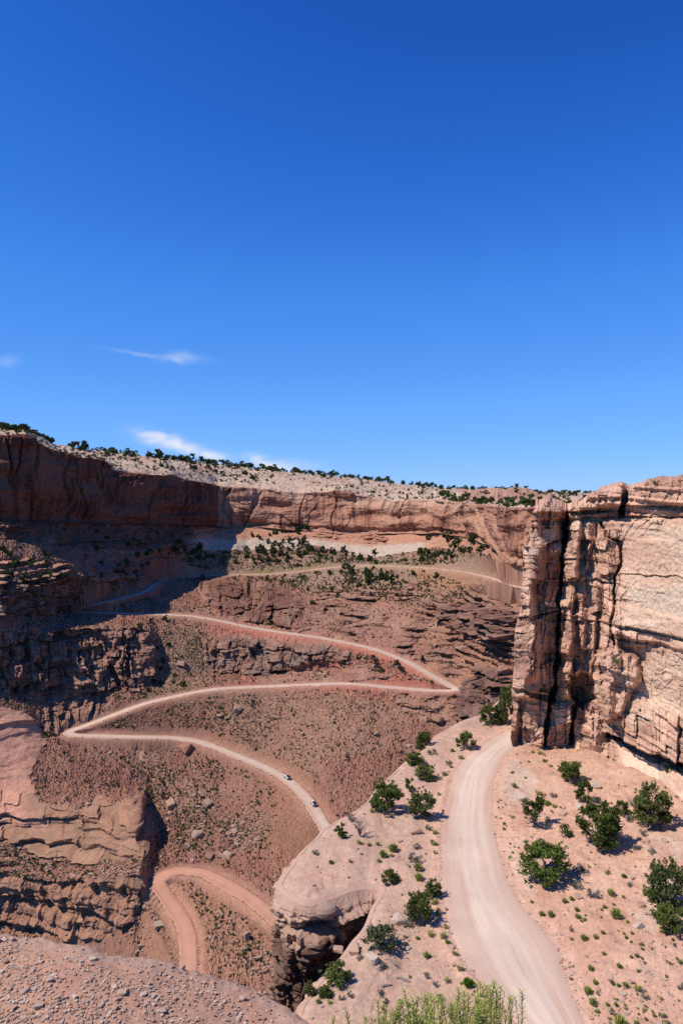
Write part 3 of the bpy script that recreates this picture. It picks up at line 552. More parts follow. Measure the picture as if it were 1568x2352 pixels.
# near road surface
nx = 21; tq = np.linspace(-1.0, 1.0, nx); V, U = [], []
ctr = (Lr + Rr) / 2; arc = np.r_[0, np.cumsum(np.linalg.norm(np.diff(ctr, axis=0), axis=1))]
for k in range(nx):
    t = (tq[k] + 1) / 2; Q = Lr + (Rr - Lr) * t
    if k in (0, nx - 1): Q = Q + (Rr - Lr) * ((.035 * perlin(arc / 2.2, k, .5, 130) + .02 * perlin(arc / .6, k, .5, 131))[:, None])
    rut = -.035 * (np.exp(-((abs(tq[k]) - .42) / .12) ** 2)) + .03 * (1 - tq[k] ** 2)
    z_ = zs(Q[:, 0], Q[:, 1]); z_ = ZB + .03 + rut * np.ones(NL) + .02 * perlin(Q[:, 0] / 1.5, Q[:, 1] / 1.5, .5, 132)
    if k in (0, nx - 1): z_ = z_ - .05
    V.append(np.stack([Q[:, 0], Q[:, 1], z_], -1)); U.append(np.stack([np.full(NL, tq[k]), arc], -1))
V = np.array(V).transpose(1, 0, 2).reshape(-1, 3); U = np.array(U).transpose(1, 0, 2).reshape(-1, 2)
o = obj('dirt_road', newmesh('near_dirt_road', V, gridfaces(NL, nx)[:, ::-1], m_road, None, True, U)); tagit(o, 'wide pale dirt road curving round the foot of the right cliff', None, None, 'structure')
# ---- rock edge of the bench: a skirt of slickrock all along its rim
dens = []
for a, b in zip(OUTL[:-1], OUTL[1:]):
    L = np.linalg.norm(b - a); n = max(2, int(L / (.13 if a[1] < 90 else .35)))
    for t in np.arange(n) / n: dens.append(a + (b - a) * t)
dens = np.array(dens); ar = np.r_[0, np.cumsum(np.linalg.norm(np.diff(dens, axis=0), axis=1))]
dq = dens.copy()
for a in (0, 1): dens[:, a] = gsm(dens[:, a], 5)
tg = np.gradient(dens, axis=0); tg /= np.linalg.norm(tg, axis=1, keepdims=True); nrm = np.stack([tg[:, 1], -tg[:, 0]], -1)
if sdpoly(*(dens[len(dens) // 3] + nrm[len(dens) // 3] * .5)[:, None], OUTC)[0] > 0: nrm = -nrm
dpx = CX + F * dens[:, 0] / dens[:, 1]; dpy = HY + 34 * F / dens[:, 1]
front = sstep(2004, 2016, dpy) * (1 - sstep(884, 900, dpx)) * (1 - sstep(820, 870, dpx) * sstep(2030, 2040, dpy)) * (1 - sstep(2064, 2090, dpy) * 1.0)
leftw = sstep(1960, 2016, dpy) * (1 - sstep(650, 700, dpx)) ; front = np.maximum(front, leftw); front = gsm(front, 14)
notch = sstep(2022, 2060, dpy) * (1 - front); rimz = bench_z(dens[:, 0] - nrm[:, 0] * .35, dens[:, 1] - nrm[:, 1] * .35)[0]; rimz = gsm(rimz, 4)
dep = np.r_[-.001, 0, np.arange(.14, 14, .14), np.arange(14, 40, .8)]
pd = np.array([0, .4, .9, 1.5, 1.8, 2.6, 2.9, 3.3, 4.2, 7.4, 8.0, 8.25, 10, 14, 40]); pv = np.array([0, .25, .5, .6, -.3, -.5, .5, .95, 1.2, 1.3, 1.1, .2, -.1, .3, 3.])
Vs, Cs, Ds = [], [], []
for j, d in enumerate(dep):
    if j == 0: off = np.full(len(dens), -.75); zz = bench_z(dens[:, 0] - nrm[:, 0] * .75, dens[:, 1] - nrm[:, 1] * .75)[0] - .25
    else:
        sa = ar + d * .25; wob = .7 * perlin(sa / 5, d / 3.2, .5, 140)
        pr = np.interp(d + wob * min(1, d / 1.5), pd, pv); amp = .35 + .9 * sstep(-.2, .5, perlin(sa / 6, .5, d / 9, 143))
        gen = np.interp(d, [0, 1, 3, 6, 14, 40], [0, .35, .1, .5, .8, 5.])
        alc = sstep(690, 730, dpx); flat_ = np.interp(d, [0, .4, .9, 1.5, 3, 5, 7.6, 8.2, 10, 40], [0, .2, .4, .5, .7, .9, .9, .2, .0, 3.]); off = front * (alc * pr + (1 - alc) * flat_) + (1 - front) * gen
        bv, be = brick(ar + .8 * perlin(ar / 4, d / 4, .5, 145), d + .35 * perlin(ar / 3, d / 3, .5, 146) + 0 * ar, 2.3, 3.4, 21); bv2, be2 = brick(ar + 1.7 + .5 * perlin(ar / 2, d / 2, .5, 147), d + .3 * perlin(ar / 2, d / 2, .5, 149) + .4, .75, 2.0, 23)
        off = off + min(1, (d / 1.5) ** 2) * (1.5 * facet(ar + .4 * perlin(ar / 3, d / 3, .5, 155), d + .3 * perlin(ar / 3, d / 3, 4.5, 156) + 0 * ar, 3.0, 3.6, 91) + .5 * facet(ar, d + 0 * ar, 1.1, 1.5, 93) + .20 * fbm(sa / 3.2, d / 2.0, .5, 4, 148) + .35 * (bv2 - .5) - .16 * (1 - sstep(.02, .12, be2)) + .55 * np.floor(3 * perlin(sa / 2.2 + .4 * perlin(sa / 2, d, .5, 154), d / 2.6, .5, 153)) / 3 + .5 * (bv - .5) - .30 * (1 - sstep(.03, .2, be)) + .22 * fbm(sa / .9, d / .35, .5, 3, 152))
        zz = rimz + .10 * (j == 1) - d + .25 * (d < .6) * (.6 - d) * 0
        if j == 1: off = np.full(len(dens), -.35); zz = rimz + .06
    Q = dens + nrm * off[:, None]; Vs.append(np.stack([Q[:, 0], Q[:, 1], zz], -1)); Ds.append(np.full(len(dens), d))
Vs = np.array(Vs); ns, nd = len(dens), len(dep); v = Vs.reshape(-1, 3); dd = np.array(Ds).ravel(); aa = np.tile(ar, nd); fr = np.tile(front, nd)
n1 = fbm(aa / 3, dd / 1.6, .5, 3, 160); n2 = fbm(aa / 1.2, dd / 5, .5, 2, 164)
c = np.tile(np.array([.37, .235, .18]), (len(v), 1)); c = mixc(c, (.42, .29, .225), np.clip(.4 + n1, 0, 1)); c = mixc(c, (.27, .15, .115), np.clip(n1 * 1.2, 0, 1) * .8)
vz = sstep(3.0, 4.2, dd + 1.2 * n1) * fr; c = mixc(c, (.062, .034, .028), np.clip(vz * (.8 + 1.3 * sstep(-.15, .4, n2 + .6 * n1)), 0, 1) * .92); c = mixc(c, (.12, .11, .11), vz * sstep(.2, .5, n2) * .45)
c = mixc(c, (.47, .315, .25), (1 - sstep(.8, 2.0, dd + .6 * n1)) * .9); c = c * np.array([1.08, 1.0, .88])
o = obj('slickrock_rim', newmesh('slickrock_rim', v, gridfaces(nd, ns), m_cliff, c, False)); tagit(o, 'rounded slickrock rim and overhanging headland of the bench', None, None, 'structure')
print('skirt', round(time.time() - T0, 1))
# ---- stony ledge, bottom left
GE = [(-300,2118),(-60,2124),(0,2130),(60,2133),(110,2138),(160,2149),(205,2152),(250,2174),(300,2180),(350,2186),(402,2196),(440,2214),(500,2226),(560,2246),(600,2262),(640,2288),(690,2318),(735,2352),(770,2420),(800,2520),(830,2900),(-300,2900)]
def zg(px): return -30.6 - 3.2 * sstep(100, 740, px)
gs = 2.2
cpx = np.arange(-260, 820, gs); rpy = np.r_[np.arange(2880, 2400, -14), np.arange(2400, 2112, -gs)]
gx2, gy2 = np.meshgrid(cpx, rpy); px2, py2 = gx2.ravel(), gy2.ravel(); z0 = zg(px2); Dg = -z0 * F / (py2 - HY); Xg, Yg = (px2 - CX) / F * Dg, Dg
sdg = sdpoly(px2 + 5 * perlin(px2 / 22, py2 / 22, .5, 170), py2 + 5 * perlin(px2 / 18, py2 / 18, 3.5, 171), GE)
sdm = sdg / F * Dg * 1.35
def gz(X_, Y_): return .30 * fbm(X_ / 4, Y_ / 4, .5, 3, 172) + .10 * fbm(X_ / .9, Y_ / .9, .5, 3, 176)
Zg = z0 + gz(Xg, Yg) - np.where(sdm > 0, .5 * np.exp(-sdm / .8), .5 - sdm * 9.0)
gedge = 1 - sstep(.6, 2.2, sdm + 1.2 * perlin(Xg / 2.2, Yg / 2.2, .5, 178))
cg = np.tile(np.array([.41, .25, .185]), (len(Xg), 1)); nA2 = fbm(Xg / 1.6, Yg / 1.6, .5, 3, 180); cg = mixc(cg, (.47, .30, .225), np.clip(.4 + nA2, 0, 1)); cg = mixc(cg, (.42, .305, .25), gedge * .8); cg = mixc(cg, (.33, .19, .14), np.clip(nA2 * 1.5, 0, 1) * .5)
cg = cg * np.array([1.14, 1.0, .85]); kf_ = (sdm > -3.2)[gridfaces(len(rpy), len(cpx))].all(1); idx = gridfaces(len(rpy), len(cpx))[kf_]; used = np.unique(idx); rm = -np.ones(len(Xg), int); rm[used] = np.arange(len(used))
Vg = np.stack([Xg, Yg, Zg], -1)
o = obj('stony_ledge', newmesh('stony_ledge', Vg[used], rm[idx], m_grav, cg[used], True)); tagit(o, 'pink ledge strewn with broken stone at the lower left', None, None, 'structure')
# ---- the cliff on the right
EDGE = np.array([(1130,1236),(1158,1230),(1185,1222),(1230,1212),(1258,1203),(1340,1200),(1400,1193),(1446,1183),(1506,1178),(1560,1176),(1578,1174),(1640,1176),(1680,1171),(1706,1169),(1722,1176),(1738,1182),(1800,1186),(1900,1190)], float)
def edge(py): return np.interp(py, EDGE[:, 0], EDGE[:, 1])
TOP = np.array([(1100,1170),(1210,1166),(1229,1158),(1260,1156),(1289,1163),(1305,1172),(1320,1164),(1341,1158),(1352,1148),(1365,1132),(1385,1122),(1413,1116),(1432,1119),(1440,1128),(1446,1119),(1470,1112),(1501,1107),(1530,1104),(1568,1099),(1700,1080),(1900,1060)], float)
cs = 1.85
qn = int((1800 - 1170) / cs); pyr = np.arange(0, 1, 1 / int(790 / cs))
wrap = np.linspace(-1, 0, 26)[:-1]; q = np.r_[wrap, np.linspace(0, 1, qn) ** 1.0]
QQ, TTc = np.meshgrid(q, np.r_[pyr, 1.0])
def cliff_px(Q_, T_):
    pxg = 1185 + Q_ * (1790 - 1185)
    for _ in range(4):
        top = np.interp(pxg, TOP[:, 0], TOP[:, 1]) + 7 * (hash01(np.floor(pxg / 13), np.floor(pxg / 13) * 0, 95) - .5) + 3 * (hash01(np.floor(pxg / 5), np.floor(pxg / 5) * 0, 96) - .5); py = top + T_ * (1905 - top); e = edge(py); pxg = np.where(Q_ >= 0, e + Q_ * (1790 - e), e + (-Q_) * 34)
    return pxg, py
cpxg, cpyg = cliff_px(QQ.ravel(), TTc.ravel())
Qf = QQ.ravel(); cp, cy_ = cpxg, cpyg
Dc = np.interp(cp, [1160, 1300, 1410, 1568, 1800], [99, 97.5, 92, 81, 67]) + np.where(Qf < 0, (-Qf) * 46, 0)
Dc = Dc + 3.0 * (1 - sstep(1110, 1500, cy_))                       # leans back a little towards the top
tow = np.zeros(len(cp))                                            # metres towards the viewer
wx_ = 4 * perlin(cp / 24, cy_ / 24, .5, 200) + 2 * perlin(cp / 8, cy_ / 8, .5, 201); wy_ = 4 * perlin(cp / 24, cy_ / 24, 4.5, 202) + 2 * perlin(cp / 8, cy_ / 8, 4.5, 203)
def vfeat(pts, prof, fade=14, k=1.0):
    P = np.array(pts, float); xl_ = np.interp(cy_, P[:, 1], P[:, 0]); vn = perlin(cy_ / 38, P[0, 0] * .37, .5, 205) + .5 * perlin(cy_ / 11, P[0, 0] * .11, .5, 206); dx = (cp - xl_ + wx_ * .8); dx = np.where(np.abs(dx) < 8, dx * (1.0 + 1.1 * np.clip(vn + .1, -.35, .9)), dx); pr = np.array(prof)
    return k * np.interp(dx, pr[:, 0], pr[:, 1]) * sstep(P[0, 1] - fade, P[0, 1] + fade * .3, cy_) * (1 - sstep(P[-1, 1] - fade * .3, P[-1, 1] + fade, cy_))
def hfeat(pts, prof, fade=14, k=1.0, wob=1.):
    P = np.array(pts, float); yl = np.interp(cp, P[:, 0], P[:, 1]); dy = cy_ - yl + wy_ * wob; pr = np.array(prof)
    return k * np.interp(dy, pr[:, 0], pr[:, 1]) * sstep(P[0, 0] - fade, P[0, 0] + fade * .3, cp) * (1 - sstep(P[-1, 0] - fade * .3, P[-1, 0] + fade, cp))
def pfeat(poly, off, f=4, w=1.): return off * sstep(-f, f, sdpoly(cp + wx_ * w, cy_ + wy_ * w, poly))
tow += vfeat([(1306,1168),(1297,1250),(1288,1330),(1282,1430),(1277,1540),(1268,1604)], [(-100,0),(-84,1.0),(-70,3.2),(-58,2.6),(-6,-.8),(-2.6,-5),(1.4,-5),(4,-.4),(24,1.2),(40,0)])
lp2 = 1 - sstep(1395, 1440, cp); lev = np.floor((cy_ + wy_ * 1.5 + .12 * (cp - 1170)) / 84); zo = hash01(lev, lev * 0 + 2, 51) * 60; per = 60 + 50 * hash01(lev, lev * 0 + 7, 52)
zt = (cp + wx_ + zo) / per; zt = zt - np.floor(zt); zig = np.where(zt < .72, zt / .72, (1 - zt) / .28)          # buttresses: long lit side, short shaded return
lev2 = np.floor((cy_ + wy_ + 30) / 37); zt2 = (cp + wx_ + 70 * hash01(lev2, lev2 * 0 + 3, 53)) / 21; zt2 = zt2 - np.floor(zt2); zig2 = np.where(zt2 < .7, zt2 / .7, (1 - zt2) / .3)
lowm = 1 - sstep(1680, 1720, cy_ - .1 * (cp - 1170)) * sstep(1300, 1330, cp)
tow += lp2 * lowm * sstep(1180, 1205, cy_) * (2.3 * (zig - .45) * (.5 + .8 * hash01(lev, np.floor((cp + zo) / per), 54)) + .35 * (zig2 - .5) * (hash01(lev2, np.floor(cp / 40), 55) > .55) + .8 * (hash01(lev, np.floor((cp + zo) / per), 56) - .5))
tow += vfeat([(1330,1215),(1322,1300),(1312,1420),(1304,1600)], [(-22,0),(0,2.0),(7,.2),(22,0)])
tow += vfeat([(1356,1240),(1338,1330),(1332,1420)], [(-16,0),(0,1.6),(7,.1),(20,0)])
tow += vfeat([(1366,1420),(1360,1500),(1352,1560)], [(-16,0),(0,1.2),(7,0)])
tow += vfeat([(1340,1400),(1336,1500),(1330,1545)], [(-14,0),(0,1.0),(6,0)])
tow += vfeat([(1378,1200),(1398,1236),(1424,1243),(1427,1290),(1413,1325),(1411,1395),(1402,1440),(1413,1482)], [(-66,0),(-30,.4),(-6,.8),(-1.2,-.9),(.8,-.9),(5,.7),(40,1.0),(120,0)], 6)
tow += vfeat([(1437,1112),(1432,1150),(1427,1180)], [(-7,.3),(-4,-5),(4,-5),(8,.6)])
tow += vfeat([(1317,1625),(1312,1680),(1307,1752)], [(-50,0),(-7,1.3),(-2,-3),(1.2,-3),(5,0)], 8)
tow += vfeat([(1261,1596),(1255,1660),(1249,1720)], [(-40,0),(-6,1.2),(-1.5,-3),(1.2,-3),(4,0)], 8)
tow += vfeat([(1228,1430),(1222,1500),(1224,1560)], [(-14,0),(-3,.9),(0,-.5),(4,.2)], 8)
tow += vfeat([(1250,1400),(1246,1480),(1252,1560)], [(-10,0),(-3,.6),(0,-.4),(4,.3),(18,0)], 8)
tow += hfeat([(1222,1180),(1300,1178),(1360,1172),(1430,1163),(1568,1164),(1800,1164)], [(-70,0),(-40,.9),(-3,.7),(-1,-.7),(2,-.8),(9,-.5),(24,-.4),(28,.1),(50,0)], 10, 1, .5)
tow += hfeat([(1215,1198),(1300,1192),(1430,1186),(1800,1188)], [(-8,0),(-2,.3),(1,-.5),(6,0)], 10, 1, .5)
tow += hfeat([(1345,1285),(1425,1300)], [(-4,0),(-1,.2),(1,-.3),(5,0)], 10, 1, 1.4)
tow += hfeat([(1330,1331),(1380,1334),(1412,1342)], [(-12,.1),(-1,.4),(1,-.6),(6,-.2),(14,0)], 10, 1, 1.4)
tow += hfeat([(1430,1316),(1500,1320),(1580,1327),(1800,1345)], [(-6,0),(-1,.2),(1,-.3),(4,0)], 12, 1, 1.4)
tow += hfeat([(1285,1408),(1340,1420),(1400,1436)], [(-14,0),(-2,.6),(1,-.3),(8,0),(14,0)], 10, 1, 1.6)
tow += hfeat([(1398,1432),(1480,1448),(1568,1470),(1800,1535)], [(-50,0),(-42,1.0),(-3,1.1),(0,-.35),(3,-.3),(7,.4),(22,.6),(28,-.4),(34,0)], 8, 1, .6)
tow += hfeat([(1180,1420),(1230,1412),(1285,1400)], [(-8,0),(-2,.7),(1,-.9),(10,0)], 10, 1)
tow += hfeat([(1172,1582),(1220,1594),(1270,1610)], [(-26,.2),(-4,1.5),(0,-2.0),(6,-1.4),(12,.6),(30,.2)], 8, 1)
tow += pfeat([(1380,1504),(1400,1488),(1440,1494),(1470,1516),(1468,1560),(1452,1588),(1425,1640),(1390,1660)], 2.0, 9, 2.0)
tow += pfeat([(1420,1450),(1450,1470),(1478,1515),(1474,1560),(1440,1500),(1420,1490)], -1.6, 8)
tow += pfeat([(1304,1556),(1340,1546),(1368,1566),(1366,1606),(1332,1628),(1306,1604)], -3.4, 5, 2.2)
tow += pfeat([(1240,1196),(1300,1190),(1298,1246),(1262,1254),(1240,1228)], -2.2, 7)
tow += pfeat([(1225,1262),(1285,1262),(1276,1372),(1222,1372)], .5, 4)
tow += pfeat([(1176,1448),(1230,1440),(1240,1545),(1200,1575),(1174,1560)], 1.2, 10)
tow += pfeat([(1240,1530),(1270,1520),(1270,1580),(1248,1585)], 1.4, 3)
tow += pfeat([(1372,1118),(1430,1112),(1432,1160),(1372,1160)], 1.4, 8)
low = hfeat([(1400,1684),(1430,1702),(1500,1728),(1568,1757),(1800,1850)], [(-130,0),(-100,.8),(-60,1.6),(-30,2.2),(-4,2.6),(-1,2.6),(1,-1.6),(6,-1.4),(11,-.2),(20,.4),(60,2.0),(150,7.0)], 24, 1, .5)
tow += low
slabz = sstep(0, 10, cy_ - np.interp(cp, [1290, 1320, 1400, 1430, 1500, 1568, 1800], [1790, 1720, 1690, 1712, 1742, 1772, 1862]))   # smooth slab at the foot
slabz = slabz * sstep(1395, 1440, cp); tow += (1 - sstep(1380, 1440, cp)) * sstep(1300, 1330, cp) * np.clip((cy_ - 1690) / 100, 0, 2) * 1.6
ruff = (1 - slabz * .75)
rough_band = sstep(1608, 1640, cy_ - (cp - 1400) * .18) * sstep(1385, 1410, cp) * (1 - slabz)
Xc, Yc, Zc = (cp - CX) / F * Dc, Dc, -(cy_ - HY) / F * Dc
sc_ = (cp - 1170) / F * 92 - np.where(Qf < 0, Qf * 46, 0); zc = Zc + .6 * perlin(Xc / 9, Yc / 9, Zc / 9, 210) + .05 * sc_
st = np.interp(zc, np.arange(-60, 30, .32), RS.rand(282)[:len(np.arange(-60, 30, .32))]) - .5
bva, bea = brick(sc_ + .9 * perlin(sc_ / 3, zc / 3, .5, 212), zc + .4 * perlin(sc_ / 2, zc / 2, .5, 213), 2.1, 4.2, 31); bvb, beb = brick(sc_ + 3, zc + .7 + .3 * perlin(sc_ / 1.5, zc / 1.5, .5, 214), .8, 1.7, 33)
sF = sc_ + .5 * perlin(sc_ / 4, zc / 4, .5, 227); zF = zc + .5 * perlin(sc_ / 4, zc / 4, 7.5, 228); fL = facet(sF, zF, 6.5, 4.6, 81); fS = facet(sF + 2, zF + 1, 2.4, 2.3, 83); fX = facet(sF + 1, zF, .9, 1.1, 85)
fb = fbm(Xc / 2.2, Yc / 2.2, Zc / 2.2, 4, 216); fb2 = fbm(sc_ / 7, Zc / 9, .5, 2, 221)
leftp = 1 - sstep(1290, 1380, cp); smooth_face = sstep(1420, 1450, cp) * (1 - sstep(1420, 1445, cy_ - (cp - 1400) * .25)) * sstep(1190, 1215, cy_)
topcap = 1 - sstep(1165, 1200, cy_); smooth_face = np.maximum(smooth_face, .8 * sstep(1455, 1490, cp) * sstep(1470, 1500, cy_ - (cp - 1400) * .2) * (1 - sstep(1590, 1630, cy_ - (cp - 1400) * .18)))
fac = perlin(sc_ / 3.2 + .5 * perlin(sc_ / 5, Zc / 5, .5, 217), Zc / 8, .5, 218); fac = np.floor(fac * 3 + .5 * perlin(sc_ / 1.5, Zc / 3, .5, 219)) / 3
bm = sstep(-.1, .45, perlin(sc_ / 6, Zc / 4, 5.5, 222))              # only some beds are blocky
nz = ruff * ((1.35 * fL + .75 * fS + .28 * fX) * (1 - .82 * smooth_face) * (.55 + .45 * np.maximum(lp2, rough_band)) + (.30 + .2 * leftp - .12 * smooth_face) * fb * 1.2 + .9 * fb2 * (1 - .5 * smooth_face) + .75 * fac * (1 - .8 * smooth_face) + st * (.18 - .12 * smooth_face + .95 * topcap + .5 * rough_band) + bm * (bva - .5) * (.5 + .6 * leftp - .45 * smooth_face + .5 * rough_band) + bm * (bvb - .5) * (.2 + .35 * rough_band + .3 * topcap)
      - bm * (1 - sstep(.02, .14, bea)) * (.16 * (1 - smooth_face)) - bm * (1 - sstep(.02, .1, beb)) * (.06 + .2 * topcap + .12 * rough_band) * (1 - smooth_face * .9)) + slabz * .18 * fb2 + (.10 + .05 * ruff) * fbm(Xc / .45, Yc / .45, Zc / .45, 2, 224) + .12 * smooth_face * fbm(sc_ / 1.1, Zc / .9, .5, 3, 226)
ray = np.stack([Xc, Yc, Zc], -1); hr = ray.copy(); hr[:, 2] = 0; hr /= np.linalg.norm(hr, axis=1, keepdims=True)
hd = hr * .7 + np.array([.35, .45, 0]); hd /= np.linalg.norm(hd, axis=1, keepdims=True)
front_m = sstep(-.25, 0, Qf) * .85 + .15
ray = ray - ray / ray[:, 1:2] * (tow * front_m)[:, None] - hd * nz[:, None]
nrc = len(pyr) + 1; Pc = ray.reshape(nrc, len(q), 3)
capr = []                                                          # rounded top running back
for k, (bk, up) in enumerate([(60, -3.), (30, .6), (16, .9), (9, .8), (5, .65), (2.5, .4), (1.0, .2), (.4, .08)]):
    r = Pc[0] + hr.reshape(nrc, len(q), 3)[0] * bk; r[:, 2] = Pc[0, :, 2] + up * .6 + .5 * perlin(r[:, 0] / 4, r[:, 1] / 4, .5, 230) * min(1, bk / 4); capr.append(r)
Pc = np.concatenate([np.array(capr), Pc], 0); ncap = len(capr)
pad = lambda a: np.r_[np.tile(a.reshape(nrc, len(q))[0], ncap), a]
c = np.tile(np.array([.44, .275, .205]), (len(cp), 1)); c = mixc(c, (.50, .35, .265), np.clip(.3 + fb2 + .5 * fb, 0, 1)); c = mixc(c, (.335, .185, .135), np.clip(.15 + .9 * st + .9 * fb + .3 * leftp, 0, 1) * .7)
c = mixc(c, (.51, .375, .285), smooth_face * np.clip(.75 + fb2, 0, 1) * .9)
c = mixc(c, (.43, .36, .29), sstep(-5, 15, sdpoly(cp + 2 * wx_, cy_ + 2 * wy_, [(1430,1350),(1568,1345),(1790,1380),(1790,1460),(1568,1430),(1440,1385)])) * .65)
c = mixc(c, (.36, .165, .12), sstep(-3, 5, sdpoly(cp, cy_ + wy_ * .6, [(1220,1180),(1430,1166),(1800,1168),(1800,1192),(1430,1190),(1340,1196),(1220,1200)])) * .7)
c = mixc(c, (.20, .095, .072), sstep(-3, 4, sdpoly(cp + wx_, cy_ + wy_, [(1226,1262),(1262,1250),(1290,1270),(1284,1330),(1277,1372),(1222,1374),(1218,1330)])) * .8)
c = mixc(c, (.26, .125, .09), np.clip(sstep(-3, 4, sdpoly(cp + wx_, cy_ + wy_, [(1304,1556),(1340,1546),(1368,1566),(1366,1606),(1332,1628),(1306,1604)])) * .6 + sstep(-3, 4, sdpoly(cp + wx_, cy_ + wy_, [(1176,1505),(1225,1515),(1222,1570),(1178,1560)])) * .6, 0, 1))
c = mixc(c, (.29, .16, .12), np.clip(rough_band * (.45 + fb), 0, 1) * .7)
vst = perlin(sc_ / .55, Zc / 14, .5, 240) + .5 * perlin(sc_ / .25, Zc / 9, .5, 241); c = mixc(c, (.25, .125, .095), np.clip(sstep(.1, .7, vst + fb2) * (.35 + .4 * leftp), 0, 1) * (1 - smooth_face * .7) * .8)
c = mixc(c, (.54, .40, .315), slabz * np.clip(.7 + .8 * fb2, 0, 1) * .85)
pz_ = fbm(sc_ / 5, Zc / 3.2, 2.5, 3, 246); c = mixc(c, (.30, .165, .12), sstep(.05, .45, pz_) * .55 * (1 - smooth_face * .6)); c = mixc(c, (.50, .38, .29), sstep(.1, .5, -pz_) * .5)
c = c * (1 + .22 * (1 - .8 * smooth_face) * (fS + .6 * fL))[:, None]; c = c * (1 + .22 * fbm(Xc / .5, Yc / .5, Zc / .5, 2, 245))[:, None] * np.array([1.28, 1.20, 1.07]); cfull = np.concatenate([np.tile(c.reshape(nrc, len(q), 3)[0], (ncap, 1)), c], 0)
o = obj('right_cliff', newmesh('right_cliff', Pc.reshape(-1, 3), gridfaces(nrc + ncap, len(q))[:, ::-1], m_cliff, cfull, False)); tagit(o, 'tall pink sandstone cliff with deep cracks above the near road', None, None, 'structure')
# ---- rim under the viewer, just below the frame
rx, ry = np.meshgrid(np.linspace(-6, 6, 90), np.r_[np.linspace(-4, 5.2, 70), 5.6, 6.0]); rxf, ryf = rx.ravel(), ry.ravel()
rz = -1.65 - 1.7 * sstep(1.4, 2.5, ryf + .3 * perlin(rxf / 1.2, ryf / 1.2, .5, 250)) - 9 * sstep(4.2, 6.2, ryf) - .2 * np.clip(ryf - 2.5, 0, 3) + .10 * fbm(rxf / .9, ryf / .9, .5, 3, 251)
o = obj('viewpoint_rim', newmesh('viewpoint_rim', np.stack([rxf, ryf, rz], -1), gridfaces(72, 90), m_near, np.tile(np.array([.42, .28, .21]), (len(rxf), 1)), True)); tagit(o, 'rock rim under the viewpoint with a lower ledge', None, None, 'structure')
print('near done', round(time.time() - T0, 1))
# ================================================================ PLANTS, STONES, VEHICLES
def rnd(a, b): return a + (b - a) * RS.rand()
def leaf_tris(cent, rad, n, size, base, var, flat=.8, up=.2, yel=0.):
    """n small leaf faces spread over a clump; returns V, F, C"""
    d = RS.normal(size=(n, 3)); d /= np.linalg.norm(d, axis=1, keepdims=True); r = rad * (RS.rand(n) ** .45)
    p = np.asarray(cent) + d * r[:, None] * np.array([1, 1, flat])
    a = RS.normal(size=(n, 3)) + d * .6; a[:, 2] += up; a /= np.linalg.norm(a, axis=1, keepdims=True)
    b = np.cross(a, RS.normal(size=(n, 3))); b /= np.linalg.norm(b, axis=1, keepdims=True) + 1e-9
    s = size * (.6 + .8 * RS.rand(n))[:, None]
    V = np.stack([p - b * s * .5, p + b * s * .5, p + a * s * 1.15], 1).reshape(-1, 3)
    col = np.asarray(base) * (1 + var * (RS.rand(n, 1) * 2 - 1)); col = col + (np.array([.05, .045, .0]) * (RS.rand(n, 1) ** 3) * yel)
    return V, np.arange(3 * n).reshape(-1, 3), np.repeat(np.clip(col, .004, 1), 3, 0)
def tube(pts, rad, sides=5):
    P = np.asarray(pts, float); n = len(P); T = np.gradient(P, axis=0); T /= np.linalg.norm(T, axis=1, keepdims=True) + 1e-9
    ref = np.where(np.abs(T[:, 2:3]) > .9, np.array([[1., 0, 0]]), np.array([[0, 0, 1.]])); A = np.cross(T, ref); A /= np.linalg.norm(A, axis=1, keepdims=True) + 1e-9; Bn = np.cross(T, A)
    th = np.arange(sides) / sides * 2 * np.pi; R = np.asarray(rad, float)[:, None, None]
    V = P[:, None] + R * (np.cos(th)[None, :, None] * A[:, None] + np.sin(th)[None, :, None] * Bn[:, None])
    Fq_ = []
    for i in range(n - 1):
        for k in range(sides):
            a, b = i * sides + k, i * sides + (k + 1) % sides; Fq_ += [(a, b, b + sides), (a, b + sides, a + sides)]
    return V.reshape(-1, 3), np.array(Fq_)
def cat(parts):
    V, Fc, C, o_ = [], [], [], 0
    for p in parts:
        V.append(p[0]); Fc.append(np.asarray(p[1]) + o_); o_ += len(p[0])
        if len(p) > 2: C.append(p[2])
    return np.vstack(V), np.vstack(Fc), (np.vstack(C) if C else None)
def limb(a, b, r0, r1, n=6, wob=.12):
    a, b = np.asarray(a, float), np.asarray(b, float); t = np.linspace(0, 1, n)[:, None]; P = a + (b - a) * t; L = np.linalg.norm(b - a)
    P[1:-1] += RS.normal(size=(n - 2, 3)) * wob * L * .35; P[:, 2] += (np.sin(t[:, 0] * np.pi) * .08 * L); return tube(P, np.linspace(r0, r1, n))
GREEN = (.096, .116, .034)
